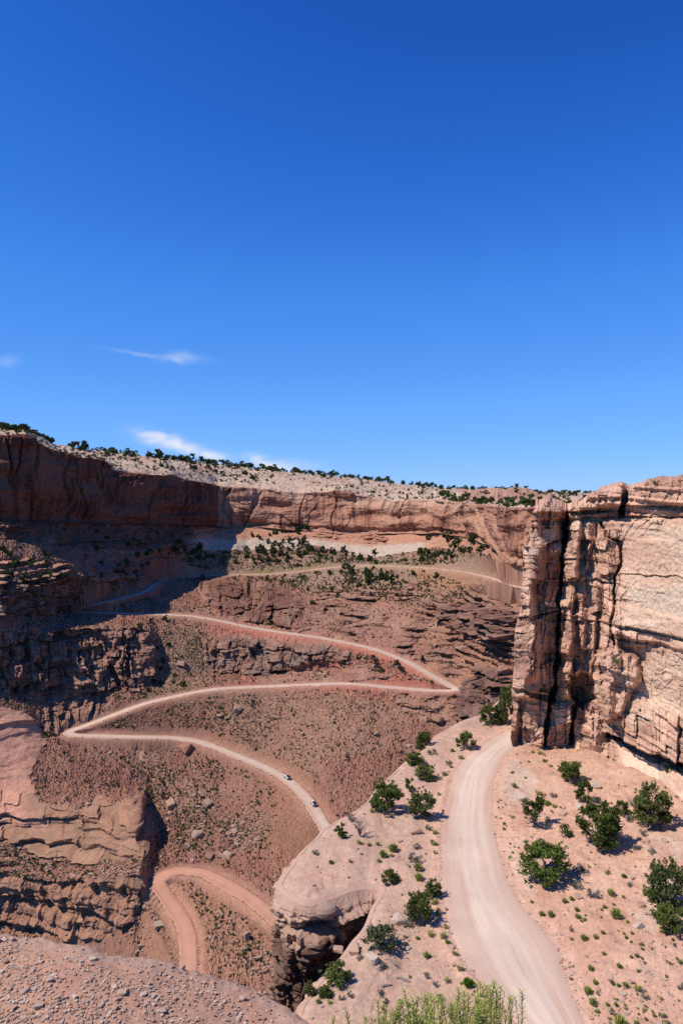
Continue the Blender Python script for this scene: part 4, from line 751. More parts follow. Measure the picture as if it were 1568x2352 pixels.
def make_juniper(seed, nclump=24, nleaf=120, leaf=.055, sparse=0., base=GREEN, tall=1., bare=0.):
    """unit tree: about 1 wide, 'tall' high"""
    st_ = RS.get_state(); RS.seed(seed); crown, wood = [], []; tips = []
    for k in range(nclump):
        th = rnd(0, 6.283); h = rnd(.12 + bare * .35, .92) ** .9; rr = .40 * (1 - .35 * abs(h - .42) / .6) * math.sqrt(rnd(.12, 1)); rr *= 1.12 - .55 * max(0, h - .55)
        c = np.array([rr * math.cos(th), rr * math.sin(th), h * tall]); r = rnd(.10, .185) * (1 - .25 * h)
        if RS.rand() < sparse: continue
        tips.append(c); cl = np.array(base) * rnd(.72, 1.25) + np.array([.02, .02, 0]) * max(0, h - .5)
        crown.append(leaf_tris(c, r, nleaf, leaf, cl, .35, .75, .35, 1.0))
        for q in range(3):                                          # sprigs that break the outline
            d = c + np.array([math.cos(th) * .5, math.sin(th) * .5, .7]) * r * rnd(.7, 1.25) + RS.normal(size=3) * r * .5
            crown.append(leaf_tris(d, r * .33, nleaf // 8, leaf * .9, cl * 1.1, .3, 1.3, .8, 1.5))
    fork = np.array([rnd(-.04, .04), rnd(-.04, .04), .14 * tall]); wood.append(limb((0, 0, -.06), fork, .065, .05, 5, .12))
    for c in tips[::2]: wood.append(limb(fork + RS.normal(size=3) * .01, c * np.array([.95, .95, .95]), .026, .006, 6, .18))
    if bare:
        for k in range(int(14 * bare)):
            th = rnd(2.2, 5.2); e = np.array([math.cos(th) * rnd(.3, .55), math.sin(th) * rnd(.1, .4), rnd(.05, .5)]); wood.append(limb(fork, e, .018, .003, 7, .3))
    RS.set_state(st_); cr = cat(crown); wd = cat(wood); return cr, wd
def make_bare(seed, n=26, w=.45, h=1.):
    st_ = RS.get_state(); RS.seed(seed); wood = [limb((0, 0, -.06), (.03, .02, .3 * h), .05, .035, 5, .15)]
    for k in range(n):
        th = rnd(0, 6.283); r = w * math.sqrt(RS.rand()); m = np.array([.02 + r * .4 * math.cos(th), r * .4 * math.sin(th), rnd(.3, .5) * h]); e = np.array([r * math.cos(th), r * math.sin(th), rnd(.45, 1.) * h])
        wood.append(limb((.03, .02, rnd(.12, .3) * h), m, .02, .012, 5, .25)); wood.append(limb(m, e, .012, .003, 6, .35))
        for q in range(2): wood.append(limb(lerp(m, e, rnd(.2, .8)), e + RS.normal(size=3) * .09, .006, .002, 4, .35))
    RS.set_state(st_); return cat(wood)
def make_tuft(seed, n=70, base=(.24, .22, .075), w=.5, h=.8, thin=.035):
    st_ = RS.get_state(); RS.seed(seed); th = RS.rand(n) * 6.283; r0 = .16 * np.sqrt(RS.rand(n)); r1 = w * np.sqrt(RS.rand(n)); a = np.stack([r0 * np.cos(th), r0 * np.sin(th), np.full(n, -.03)], -1)
    e = np.stack([r1 * np.cos(th), r1 * np.sin(th), h * (1 - .45 * (r1 / w) ** 2) * (.6 + .4 * RS.rand(n))], -1); sd_ = np.stack([-np.sin(th), np.cos(th), 0 * th], -1) * thin
    m = (a + e) / 2 + np.array([0, 0, .12]) * h
    V = np.stack([a - sd_ * .6, a + sd_ * .6, m + sd_, m - sd_, e], 1).reshape(-1, 3); k = np.arange(n)[:, None] * 5
    Fc = np.vstack([k + np.array([0, 1, 2]), k + np.array([0, 2, 3]), k + np.array([3, 2, 4])]); C = np.asarray(base) * (1 + .4 * (RS.rand(n, 1) * 2 - 1)); C = np.repeat(C, 5, 0)
    RS.set_state(st_); return V, Fc, np.clip(C, .004, 1)
def make_shrub(seed, base, ncl=9, nl=34, leaf=.085, dome=.62, wood=5):
    st_ = RS.get_state(); RS.seed(seed); P = []
    for k in range(ncl):
        th = rnd(0, 6.283); r = .34 * math.sqrt(RS.rand()); c = np.array([r * math.cos(th), r * math.sin(th), rnd(.12, dome) * (1 - r * .9)])
        P.append(leaf_tris(c, rnd(.13, .22), nl, leaf, np.array(base) * rnd(.7, 1.3), .35, .85, .5, .6))
    for k in range(wood):
        th = rnd(0, 6.283); v, f = limb((0, 0, -.05), (.3 * math.cos(th), .3 * math.sin(th), rnd(.2, .5)), .02, .006, 4, .2); P.append((v, f, np.tile([.16, .125, .10], (len(v), 1))))
    RS.set_state(st_); return cat(P)
def make_rock(seed, fl=.62, npt=15):
    st_ = RS.get_state(); RS.seed(seed); bm = bmesh.new(); p = np.array([[i_, j_, k_] for i_ in (-1, 1) for j_ in (-1, 1) for k_ in (-1, 1)], float) * (.70 + .30 * RS.rand(8, 3)); q_ = RS.rand(npt - 8, 3) * 2 - 1; q_ /= np.maximum(np.abs(q_).max(1, keepdims=True), .001); p = np.vstack([p * (.72 + .28 * RS.rand(8, 1)), q_ * (.8 + .2 * RS.rand(npt - 8, 1))]); sx_ = np.array([1, rnd(.6, .95), fl * rnd(.75, 1.2)])
    vs = [bm.verts.new(q * sx_ * .5) for q in p]; g = bmesh.ops.convex_hull(bm, input=vs); bmesh.ops.delete(bm, geom=[v for v in bm.verts if not v.link_faces], context='VERTS'); bmesh.ops.triangulate(bm, faces=bm.faces)
    bm.verts.index_update(); V = np.array([v.co[:] for v in bm.verts]); Fc = np.array([[v.index for v in f.verts] for f in bm.faces]); bm.free(); RS.set_state(st_); return V, Fc
def merge(name, kinds, which, pos, scl, rot, cols, mat, label, cat_=None, tilt=None):
    """many small copies joined into one uncountable mass"""
    VV, FF, CC, o_ = [], [], [], 0
    for k, kd in enumerate(kinds):
        m = which == k; n = int(m.sum())
        if not n: continue
        bv, bf = kd[0], kd[1]; c, s_ = np.cos(rot[m]), np.sin(rot[m]); S = scl[m]
        if S.ndim == 1: S = np.stack([S, S, S], -1)
        q = bv[None] * S[:, None]; X_ = q[..., 0] * c[:, None] - q[..., 1] * s_[:, None]; Y_ = q[..., 0] * s_[:, None] + q[..., 1] * c[:, None]; Z_ = q[..., 2]
        if tilt is not None: Z_ = Z_ + X_ * tilt[m][:, :1] + Y_ * tilt[m][:, 1:2]
        VV.append((np.stack([X_, Y_, Z_], -1) + pos[m][:, None]).reshape(-1, 3)); FF.append((bf[None] + (np.arange(n) * len(bv))[:, None, None] + o_).reshape(-1, 3)); o_ += n * len(bv)
        base = kd[2][None] if len(kd) > 2 else np.ones((1, len(bv), 3)); CC.append((base * cols[m][:, None]).reshape(-1, 3))
    me = newmesh(name, np.vstack(VV), np.vstack(FF), mat, np.vstack(CC)); o = obj(name, me); tagit(o, label, cat_, None, 'stuff'); return o
# ---- plant and stone kinds
JUN = []
for i in range(7):
    cr, wd = make_juniper(300 + i, [32, 28, 34, 30, 27, 32, 28][i], 92, .052, .0, [GREEN, (.078, .108, .03), (.10, .118, .038), GREEN, (.082, .115, .03), (.085, .10, .04), (.095, .12, .032)][i], 1.0, [.12, .05, .15, .2, .0, .12, .1][i])
    JUN.append((newmesh('juniper_crown', *cr[:2], m_leaf, cr[2]), newmesh('juniper_trunk', *wd[:2], m_bark)))
cr, wd = make_juniper(351, 15, 95, .055, .12, (.068, .09, .027), 1.0, 1.0); JUN_BARE = (newmesh('juniper_crown', *cr[:2], m_leaf, cr[2]), newmesh('juniper_trunk', *wd[:2], m_bark))
cr, wd = make_juniper(352, 30, 42, .055, .0, (.062, .085, .045), 1.0, .5); ASH = (newmesh('open_crown', *cr[:2], m_leaf, cr[2]), newmesh('open_trunk', *wd[:2], m_bark))
cr, wd = make_juniper(353, 15, 100, .07, .0, GREEN, 1.0); SLIM = (newmesh('slim_crown', *cr[:2], m_leaf, cr[2]), newmesh('slim_trunk', *wd[:2], m_bark))
BARE = [make_bare(370, 26), make_bare(371, 40, .5, .7)]
BARE_ME = [newmesh('bare_branches', *b[:2], m_dead) for b in BARE]
KIND = {'y': [make_tuft(400 + i, 90, (.50, .43, .17), .5, .8, .03) for i in range(3)], 'g': [make_tuft(410 + i, 110, (.30, .32, .08), .5, .85, .034) for i in range(3)],
        's': [make_shrub(420 + i, (.17, .17, .135), 9, 34, .075) for i in range(3)], 'b': [make_tuft(430 + i, 330, (.13, .22, .025), .5, .78, .026) for i in range(2)], 'd': [make_shrub(440 + i, (.085, .125, .035), 9, 40, .08) for i in range(3)]}
KME = {k: [newmesh('plant_' + k, v[0], v[1], m_leaf, v[2]) for v in L] for k, L in KIND.items()}
ROCK = [make_rock(500 + i, [.62, .5, .8, .4, .7, .55][i], [14, 16, 13, 15, 18, 12][i]) for i in range(6)]
def rock_mesh(i, col): return newmesh('rock', ROCK[i][0], ROCK[i][1], m_stone, np.tile(col, (len(ROCK[i][0]), 1)))
RC_FAR = [(.33, .185, .12), (.37, .225, .15), (.30, .145, .095), (.40, .265, .18)]; RC_NEAR = [(.46, .31, .22), (.40, .25, .17), (.49, .37, .275), (.43, .27, .185)]
RM_FAR = [[rock_mesh(i, np.array(c)) for i in range(6)] for c in RC_FAR]; RM_NEAR = [[rock_mesh(i, np.array(c)) for i in range(6)] for c in RC_NEAR]
# ---- trees on the near bench, each placed where its foot meets the ground
def tree(name, meshes, px, py, wpx, hpx, label, rot=None, grp=None):
    P = bench_hit(px, py)[0]; D = P[1]; r = bpy.data.objects.new(name, None); COL.objects.link(r); r.location = P - np.array([0, 0, .05]); r.empty_display_size = .3
    r.rotation_euler = (0, 0, rot if rot is not None else rnd(0, 6.28)); wd_ = wpx / F * D; hh = hpx / F * D * 1.06
    r.scale = (wd_ * 1.13, wd_ * 1.13, hh * .9); tagit(r, label, 'tree', grp)
    obj('trunk', meshes[1], r); obj('crown', meshes[0], r); return r
TREES = [
 ('juniper_tree', 0, 1311,1800,52,54,'small juniper with a leaning trunk at the foot of the right cliff'),
 ('juniper_tree', 'S', 1345,1843,38,52,'slender young juniper below the pale slab of the right cliff'),
 ('juniper_tree', 'B', 1228,1899,58,68,'juniper with bare twisted trunk and dead lower branches right of the near road'),
 ('juniper_tree', 1, 1374,1942,100,98,'large dark juniper in the middle of the slope right of the road'),
 ('juniper_tree', 2, 1497,1901,80,98,'tall dark juniper beside the grey dead bush near the right edge'),
 ('juniper_tree', 3, 1428,1869,30,32,'tiny juniper left of the grey dead bush on the right slope'),
 ('juniper_tree', 4, 1250,2020,100,84,'broad rounded juniper standing closest to the right side of the near road'),
 ('juniper_tree', 5, 1536,2096,84,116,'tall upright juniper cut by the right picture edge'),
 ('juniper_tree', 6, 1544,2136,78,56,'low juniper below the tall one at the right picture edge'),
 ('juniper_tree', 0, 977,1712,36,33,'dark juniper furthest back on the bench left of the road'),
 ('juniper_tree', 3, 964,1721,20,17,'very small juniper at the lower left of the furthest bench juniper'),
 ('juniper_tree', 1, 952,1755,40,29,'low juniper second from the back on the left bench'),
 ('juniper_tree', 2, 977,1790,47,33,'round juniper third from the back beside the road bend'),
 ('juniper_tree', 'S', 940,1815,22,29,'thin little juniper alone between the larger bench junipers'),
 ('juniper_tree', 4, 888,1866,70,68,'largest juniper on the slickrock edge above the valley'),
 ('juniper_tree', 5, 971,1879,58,60,'dark juniper close to the left edge of the road at mid bench'),
 ('juniper_tree', 'S', 780,1923,28,31,'small juniper on the bare headland left of the dead tree'),
 ('juniper_tree', 6, 1068,1722,42,40,'juniper on the left verge just before the road bends behind the cliff'),
 ('juniper_tree', 0, 968,2122,64,72,'tall juniper beside the left verge with a grey sage at its foot'),
 ('juniper_tree', 2, 994,2060,38,40,'juniper leaning over the road edge behind the tall verge juniper'),
 ('ash_tree', 'A', 876,2181,78,52,'open grey green little tree at the edge of the notch'),
 ('juniper_tree', 3, 776,2258,56,44,'squat juniper with a dead limb near the bench corner'),
 ('juniper_tree', 'S', 708,2287,28,33,'small juniper at the very lip of the bench corner'),
 ('juniper_tree', 1, 746,2287,32,24,'low bushy juniper right of the one on the bench lip'),
 ('juniper_tree', 6, 896,2026,38,27,'low juniper growing at the head of the rock notch'),
 ('juniper_tree', 2, 1129,1663,56,46,'wide dark juniper left of the road where it passes the cliff'),
 ('juniper_tree', 5, 1163,1664,40,88,'tall dark juniper touching the left edge of the right cliff'),
]
for nm, k, px, py, wp, hp, lab in TREES:
    tree(nm, {'S': SLIM, 'B': JUN_BARE, 'A': ASH}.get(k, JUN[k] if isinstance(k, int) else None), px, py, wp, hp, lab, None if k != 'B' else 0.)
def single(name, me, px, py, wpx, hpx, label, cat_, grp=None, tilt=0):
    P = bench_hit(px, py)[0]; D = P[1]; o = obj(name, me, None, P - np.array([0, 0, .03]), rnd(0, 6.28), (wpx / F * D, wpx / F * D, hpx / F * D)); tagit(o, label, cat_, grp); return o
def bareroot(name, bm_, px, py, wp, hp, label):
    P = bench_hit(px, py)[0]; D = P[1]; o = obj(name, bm_, None, P - np.array([0, 0, .03]), rnd(0, 6.28), (wp / F * D, wp / F * D, hp / F * D)); tagit(o, label, 'dead tree'); return o
bareroot('dead_tree', BARE_ME[0], 827,1922,42,44,'bare grey dead tree on the slickrock headland')
bareroot('dead_bush', BARE_ME[1], 1459,1866,44,56,'tangled grey dead bush left of the tall juniper by the right edge')
bareroot('dead_branch', BARE_ME[1], 786,2264,46,16,'dead grey branches lying under the squat juniper')
# grass tufts, sage and green shrubs of the bench (foot position, width, height)
def z7(x, y): return 1003.5 + .36 * x, 1630.7 + .36 * y
def z6(x, y): return 564.5 + .32 * x, 1630.7 + .32 * y
S7 = [('g',1140,1330,36),('s',915,1035,38),('d',825,800,40),('b',1190,1068,15),('s',998,1195,32),('g',1105,1180,24),('s',895,1140,28),('g',812,1230,18),('g',856,1215,16),('g',725,1318,22),('g',665,1312,18),('g',890,1285,16),('g',896,1330,18),('g',1066,1265,15),('g',1056,1430,15),
 ('g',935,1466,22),('g',1010,1460,18),('y',855,1468,14),('g',1062,1562,14),('g',1235,1582,12),('g',1272,1574,14),('g',1160,1645,18),('g',980,1660,20),('g',1280,1674,13),('g',960,1808,27),('g',992,1880,25),('g',1022,1932,15),('g',1008,1748,18),('y',1275,1790,26),('g',1200,1768,20),('s',1110,1748,18),('s',1330,1842,18),
 ('g',1085,1888,14),('y',1320,1918,16),('s',1115,1948,18),('s',1550,1785,18),('g',1548,1618,17),('g',465,950,13),('y',405,695,9),('g',425,732,12),('g',425,765,12),('y',402,578,10),('g',490,492,18),('d',480,404,10),('y',658,290,22),('g',610,276,11),('g',682,332,14),('y',720,362,14),('y',582,334,11),('s',738,560,20),('s',910,708,24),
 ('s',710,755,22),('s',702,705,16),('s',655,858,22),('s',1275,890,24),('s',1308,800,22),('s',1222,705,26),('d',1470,392,28),('s',856,1412,16),('g',1165,2012,38),('g',1270,2010,18),('s',1085,1048,16),('s',1225,1124,16),('s',1372,912,18),('g',1330,1182,26),('s',1362,1088,22),('y',560,690,10),('y',480,690,14),('y',850,1720,14),('y',745,620,18),('g',700,610,22),('y',645,540,22),
 ('y',865,1640,10),('g',940,1345,12),('y',955,1575,8),('s',1320,1620,12),('g',1460,1705,10),('g',1500,1470,11),('g',1480,1620,10),('s',1300,1505,14),('g',1240,1430,12)]
S6 = [('y',1425,472,20),('y',1470,414,14),('s',1455,392,18),('s',1330,322,24),('y',1385,612,14),('y',1355,888,19),('y',1345,966,23),('s',1315,862,20),('s',1225,998,21),('s',1218,1092,34),('g',1235,1152,29),('g',1240,1222,28),('g',985,1056,26),('g',1056,1014,31),('g',945,970,14),('y',815,962,20),('g',885,975,13),('g',955,1092,14),('y',1045,1050,14),('g',610,1102,16),
 ('g',750,1092,11),('s',495,1038,18),('y',1357,1030,14),('y',1350,1392,23),('g',1376,1478,16),('y',1378,1440,14),('g',1175,1330,14),('y',1140,1632,14),('g',1230,1645,14),('y',1325,1622,24),('y',1415,1636,24),('g',1447,1676,18),('g',1297,1778,23),('s',1145,1694,15),('s',815,1794,20),('s',982,1856,28),('s',1300,1920,19),('y',1445,1952,22),('y',1535,1868,23),('y',1497,1756,19),('y',1432,1564,18),
 ('s',970,2044,23),('s',690,2078,18),('s',755,2060,20),('g',520,2102,16),('y',600,2104,16),('s',1390,2086,29),('g',1165,2128,16),('s',1355,1980,18),('s',1000,2104,16),('g',1175,1920,10),('s',1152,1560,31),('s',808 * 0 + 762,798,26),('g',1000,1170,12),('g',1480,300,14),('y',1540,350,18),('s',1110,2100,14),('g',905,735,14),('g',530,1880,10),('y',880,1790 - 40,10),('g',1120,1330,8)]
LAB = {'y': ('grass_tuft', 'grass tuft', 'straw yellow bunch grass tuft'), 'g': ('grass_tuft', 'grass tuft', 'yellow green bunch grass tuft'), 's': ('sage_shrub', 'shrub', 'grey sage shrub'), 'd': ('green_shrub', 'shrub', 'dark green leafy shrub'), 'b': ('green_shrub', 'shrub', 'bright green dome shaped shrub')}
def where(px, py):
    l = np.interp(py, LE[:, 1], LE[:, 0]); r = np.interp(py, RE[:, 1], RE[:, 0])
    if px < l: return 'on the verge left of the near road' if px > l - 55 else ('on the slickrock headland' if py < 2040 else 'on the soil of the left bench')
    if py < 1830: return 'at the foot of the right cliff'
    return 'on the slope among the right hand junipers' if py < 2110 else 'on the open soil at the lower right'
for L, zf in ((S7, z7), (S6, z6)):
    for k, a, b, wp in L:
        px, py = zf(a, b); nm, ct, lb = LAB[k]; w_ = where(px, py); hf = {'y': .85, 'g': .9, 's': 1.0, 'd': .95, 'b': .85}[k]
        single(nm, KME[k][RS.randint(len(KME[k]))], px, py, wp * 1.05, wp * hf, lb + ' ' + w_, ct, lb + 's ' + w_)
single('green_shrub', KME['b'][0], 1075, 2266, 34, 30, 'round bright green shrub at the left road edge above the foreground twigs', 'shrub')
# fallen logs and marked stones on the bench
def logm(L, r, seed):
    st_ = RS.get_state(); RS.seed(seed); P = [tube(np.array([[-L / 2, 0, r], [-L / 4, .05 * L, r * 1.2], [0, .02 * L, r * 1.1], [L / 4, -.03 * L, r], [L / 2, .02 * L, r * .8]]), [r * .5, r, r * 1.1, r * .8, r * .25], 7), limb((0, 0, r), (L * .25, .22 * L, r * 1.6), r * .5, r * .12, 5, .2), limb((-L * .3, 0, r), (-L * .45, -.2 * L, r * 1.3), r * .4, r * .1, 5, .2)]
    RS.set_state(st_); c = cat(P); return newmesh('log', c[0], c[1], m_dead)
for (a, b, wp, rot, lab) in [(1010, 1985, 24, .35, 'short weathered grey log on the left bench soil'), (1135, 1945, 40, -.45, 'long split grey log on the left bench above the foreground twigs'), (1050, 1815, 34, -.8, 'thin fallen branch on the left bench beside a pale boulder')]:
    px, py = z6(a, b); P = bench_hit(px, py)[0]; L = wp / F * P[1] * 1.1; o = obj('log', logm(L, L * (.10 if wp < 30 else .06), wp), None, P, rot); tagit(o, lab, 'log')
for (zf, a, b, wp, ci, lab) in [(z6, 1090, 1520, 30, 2, 'pale cream block of stone beside the tall verge juniper'), (z6, 905, 1800, 34, 2, 'large flat grey boulder below the notch tree'), (z6, 1215, 880, 28, 1, 'tilted brown slab left of the road at mid bench'), (z6, 665, 1730, 24, 1, 'rounded boulder on the lip of the notch'), (z6, 780, 1735, 30, 3, 'broken boulder on the notch lip below the ash tree'),
        (z6, 1265, 555, 9, 3, 'small dark red stone among the back junipers'), (z7, 900, 1195, 17, 1, 'brown block on the slope below the broad juniper'), (z7, 1450, 842, 15, 3, 'dark red stone on the right slope under the tall juniper'), (z7, 905, 625, 20, 2, 'white boulder beside the slender juniper'), (z7, 800, 668, 18, 0, 'flat pink stone in the middle of the right slope'),
        (z7, 1300, 1250, 22, 1, 'rounded brown boulder left of the right edge junipers'), (z7, 1275, 1385, 24, 2, 'pale flat stone below the right edge junipers'), (z7, 1345, 1300, 20, 2, 'pale stone above the flat one by the right edge junipers'), (z7, 1010, 500, 22, 2, 'white rubble block at the foot of the pale slab'), (z7, 545, 570, 22, 2, 'grey boulder by the bare trunked juniper'),
        (z6, 1105, 945, 12, 1, 'dark upright stone on the headland near the shrubs')]:
    px, py = zf(a, b); P = bench_hit(px, py)[0]; S_ = wp / F * P[1]; i = RS.randint(6); o = obj('boulder', RM_NEAR[ci][i], None, P + np.array([0, 0, .14 * S_]), rnd(0, 6.28), (S_ * 1.15, S_ * 1.0, S_ * 1.0)); tagit(o, lab, 'boulder'); o.rotation_euler = (rnd(-.3, .3), rnd(-.3, .3), rnd(0, 6.28))
print('near plants', round(time.time() - T0, 1))
# ---- loose stones and small growth scattered over the near bench
def rand_bench(n, extra=None):
    px = 640 + RS.rand(n) * 960; py = 1650 + (RS.rand(n) ** .8) * 760; P = bench_hit(px, py); _, sd_, rd, rk = bench_z(P[:, 0], P[:, 1]); ok = (sd_ > .6) & (rd > -.25)
    return P[ok], px[ok], py[ok], rd[ok], rk[ok]
P, px, py, rd, rk = rand_bench(7500)
dn = fbm(P[:, 0] / 7, P[:, 1] / 7, .5, 2, 600); keep_ = RS.rand(len(P)) < np.clip(.55 + 1.2 * dn + .5 * np.exp(-rd / .8) - .35 * rk, .08, 1); P, px, py, rd = P[keep_], px[keep_], py[keep_], rd[keep_]
S = .05 + .16 * RS.rand(len(P)) ** 3 + .22 * (RS.rand(len(P)) < .05) * RS.rand(len(P)); o_ = np.argsort(-S / P[:, 1]); big_, sm_ = o_[:180], o_[180:]
for i in big_:
    ci = RS.randint(4); l = ['pinkish', 'brown', 'pale cream', 'reddish'][ci] + ' loose stone ' + where(px[i], py[i])
    tagit(obj('loose_stone', RM_NEAR[ci][RS.randint(6)], None, P[i] + np.array([0, 0, .12 * S[i]]), rnd(0, 6.28), (S[i] * 1.5, S[i] * 1.3, S[i] * 1.1)), l, 'stone', l.replace('stone', 'stones', 1))
ne = 900; je = RS.randint(0, NL, ne); lf = RS.rand(ne) < .62; Qe = np.where(lf[:, None], Lr[je], Rr[je]); Qe = Qe + (Rr[je] - Lr[je]) * (np.where(lf, -1, 1) * (.07 * RS.rand(ne) ** 1.5 - .03))[:, None]; Ze = bench_z(Qe[:, 0], Qe[:, 1])[0]
P = np.vstack([P, np.stack([Qe[:, 0], Qe[:, 1], np.maximum(Ze, ZB + .02)], -1)]); S = np.r_[S, .05 + .13 * RS.rand(ne) ** 2.5]; sm_ = np.r_[sm_, np.arange(len(P) - ne, len(P))]      # gravel thrown to the road edges
cc = np.array(RC_NEAR)[RS.randint(4, size=len(sm_))] * (.8 + .45 * RS.rand(len(sm_), 1)); cc[-ne:] *= 1.15
merge('bench_rubble', ROCK, RS.randint(6, size=len(sm_)), P[sm_] + np.array([0, 0, .01]), S[sm_], RS.rand(len(sm_)) * 6.28, cc, m_stone, 'small stones and chips scattered over the bench soil', 'rubble')
P, px, py, rd, rk = rand_bench(2800); keep_ = RS.rand(len(P)) < np.clip(.35 + 1.5 * fbm(P[:, 0] / 6, P[:, 1] / 6, 5.5, 2, 604) - .5 * rk, .03, 1); P = P[keep_]; n = len(P)
kk = [KIND['y'][0], KIND['g'][0], KIND['s'][0], KIND['y'][1]]; kk = [(k[0][:len(k[0]) - len(k[0]) % 15], k[1][k[1].max(1) < len(k[0]) - len(k[0]) % 15], k[2][:len(k[0]) - len(k[0]) % 15]) for k in kk]
merge('bench_grass', kk, RS.choice(4, n, p=[.35, .3, .2, .15]), P, .13 + .28 * RS.rand(n) ** 2, RS.rand(n) * 6.28, .75 + .5 * RS.rand(n, 1) * np.ones((n, 3)), m_leaf, 'tiny grass clumps and herbs sprinkled over the bench', 'grass')
# ---- stones of the ledge, bottom left
nG = 15000; px = -200 + RS.rand(nG) * 960; py = 2118 + RS.rand(nG) ** .9 * 330
gi = sdpoly(px, py, GE); z_ = zg(px); D = -z_ * F / (py - HY); X_, Y_ = (px - CX) / F * D, D; sm = gi / F * D * 1.35
pz = z_ + gz(X_, Y_) - .5 * np.exp(-np.clip(sm, 0, 9) / .8); dn = perlin(X_ / 3, Y_ / 3, .5, 610)
keep_ = (gi > 3) & (RS.rand(nG) < np.clip(.10 + .8 * sstep(.4, 2.6, sm + 1.4 * dn) * (.35 + .65 * sstep(-.35, .2, perlin(X_ / 1.7, Y_ / 1.7, 2.5, 611))), 0, 1)) & ~((px > 640) & (py < 2320)); P = np.stack([X_, Y_, pz], -1)[keep_]; n = len(P); px, py = px[keep_], py[keep_]; gi_ = gi[keep_]
S = .07 + .15 * RS.rand(n) ** 2.2 + .34 * (RS.rand(n) < .03) * RS.rand(n); vis = (px > 0) & (py < 2352); o_ = np.argsort(-(S / P[:, 1]) * vis); big_, sm_ = o_[:300], o_[300:]
RC_G = np.array([(.45, .29, .20), (.40, .28, .21), (.50, .375, .28), (.37, .21, .14), (.45, .255, .17)])
RM_G = [[rock_mesh(i, c) for i in range(6)] for c in RC_G]
for i in big_:
    ci = RS.randint(5); cn = ['pinkish', 'grey', 'pale cream', 'brown', 'reddish'][ci]; ar_ = ('along the ledge edge' if gi_[i] < 40 else 'at the bottom picture edge' if py[i] > 2300 else 'at mid ledge') + (' on the far left' if px[i] < 180 else ' left of the red hairpin' if px[i] < 400 else ' below the red hairpin')
    tagit(obj('broken_stone', RM_G[ci][RS.randint(6)], None, P[i] + np.array([0, 0, .16 * S[i]]), rnd(0, 6.28), (S[i] * 1.25, S[i] * 1.1, S[i] * 1.1)), cn + ' ledge stone ' + ar_, 'stone', 'larger ' + cn + ' stones ' + ar_)
merge('ledge_rubble', ROCK, RS.randint(6, size=len(sm_)), P[sm_] + np.array([0, 0, 1.]) * (.14 * S[sm_])[:, None], S[sm_], RS.rand(len(sm_)) * 6.28, RC_G[RS.randint(5, size=len(sm_))] * (.8 + .4 * RS.rand(len(sm_), 1)), m_stone, 'mass of small broken stone covering the lower left ledge', 'rubble', RS.normal(size=(len(sm_), 2)) * .25)
# rounded boulder wedged in the alcove of the headland, and rubble beside it
vpx = CX + F * v[:, 0] / v[:, 1]; vpy = HY - F * v[:, 2] / v[:, 1]
def smooth_boulder(seed):
    bm = bmesh.new(); bmesh.ops.create_icosphere(bm, subdivisions=4, radius=.5); co = np.array([q_.co[:] for q_ in bm.verts]); dn_ = 1 + .10 * fbm(co[:, 0] * 2 + seed, co[:, 1] * 2, co[:, 2] * 2, 3, 660) ; st2_ = .02 * np.sin(co[:, 2] * 26)
    for q_, k_, e_ in zip(bm.verts, dn_, st2_): q_.co = q_.co * (k_ + e_)
    me = bpy.data.meshes.new('smooth_boulder'); bm.to_mesh(me); bm.free(); c_ = np.ones((len(co), 4), np.float32); c_[:, :3] = np.array([.36, .235, .17]) * (1 + .15 * (dn_ - 1) * 8)[:, None]; at = me.attributes.new('Col', 'FLOAT_COLOR', 'POINT'); at.data.foreach_set('color', c_.ravel()); me.materials.append(m_cliff); me.polygons.foreach_set('use_smooth', np.ones(len(me.polygons), bool)); return me
for (bx, by, ww_, hh_, lab) in [(752, 2092, 58, 36, 'big smooth oval boulder wedged under the headland overhang'), (800, 2088, 24, 18, 'small rounded boulder right of the oval one under the overhang')]:
    d_ = (vpx - bx) ** 2 + (vpy - by) ** 2; k_ = np.where(d_ < 60)[0]; k_ = k_[np.argmin(v[k_, 1])] if len(k_) else int(np.argmin(d_)); P = v[k_]; tagit(obj('boulder', smooth_boulder(bx), None, P + np.array([0, .25, .10]), .15, (ww_ / F * P[1], ww_ / F * P[1] * .7, hh_ / F * P[1])), lab, 'boulder')

print('ledge stones', round(time.time() - T0, 1))
# ---- far side: trees, shrubs, boulders
FJ = []
for i in range(5):
    cr, wd = make_juniper(700 + i, 11, 26, .15, 0, (.055, .078, .030), 1.0); wv = (wd[0], wd[1], np.tile([.12, .095, .08], (len(wd[0]), 1))); c = cat([cr, wv]); FJ.append(c)
FJM = [newmesh('far_juniper', c[0], c[1], m_leaf, c[2]) for c in FJ]
placed = []
def fartree(i, size, tall, label, grp, name='juniper_tree'):
    P = Bf[i]; o = obj(name, FJM[RS.randint(5)], None, P - np.array([0, 0, .04 * size]), rnd(0, 6.28), (size, size, size * tall)); tagit(o, label, 'tree', grp); placed.append(P)
def pick(weight, n, mind):
    w_ = weight * visible * (wroad < .02); idx = RS.choice(len(Bf), size=min(n * 6, 60000), p=w_ / w_.sum()); out = []
    for i in idx:
        if all((Bf[i, 0] - Bf[j, 0]) ** 2 + (Bf[i, 1] - Bf[j, 1]) ** 2 > mind * mind for j in out): out.append(i)
        if len(out) >= n: break
    return out
inf = (fpx > -10) & (fpx < 1390)
cl_ = fbm(x / 60, y / 60, .5, 2, 620)
w0 = ((SEG == 0) | ((SEG == 1) & (TT < .5))) * inf * (.15 + sstep(-.1, .35, cl_)) * np.where(SEG == 0, (1 - TT) ** 1.5 + .1, .12)
edge_i = np.where(okv & (SEG == 0) & (TT < .15) & inf & ((fpx > 130) | (RS.rand(len(Bf)) < .6)) & (cl_ > -.35))[0]
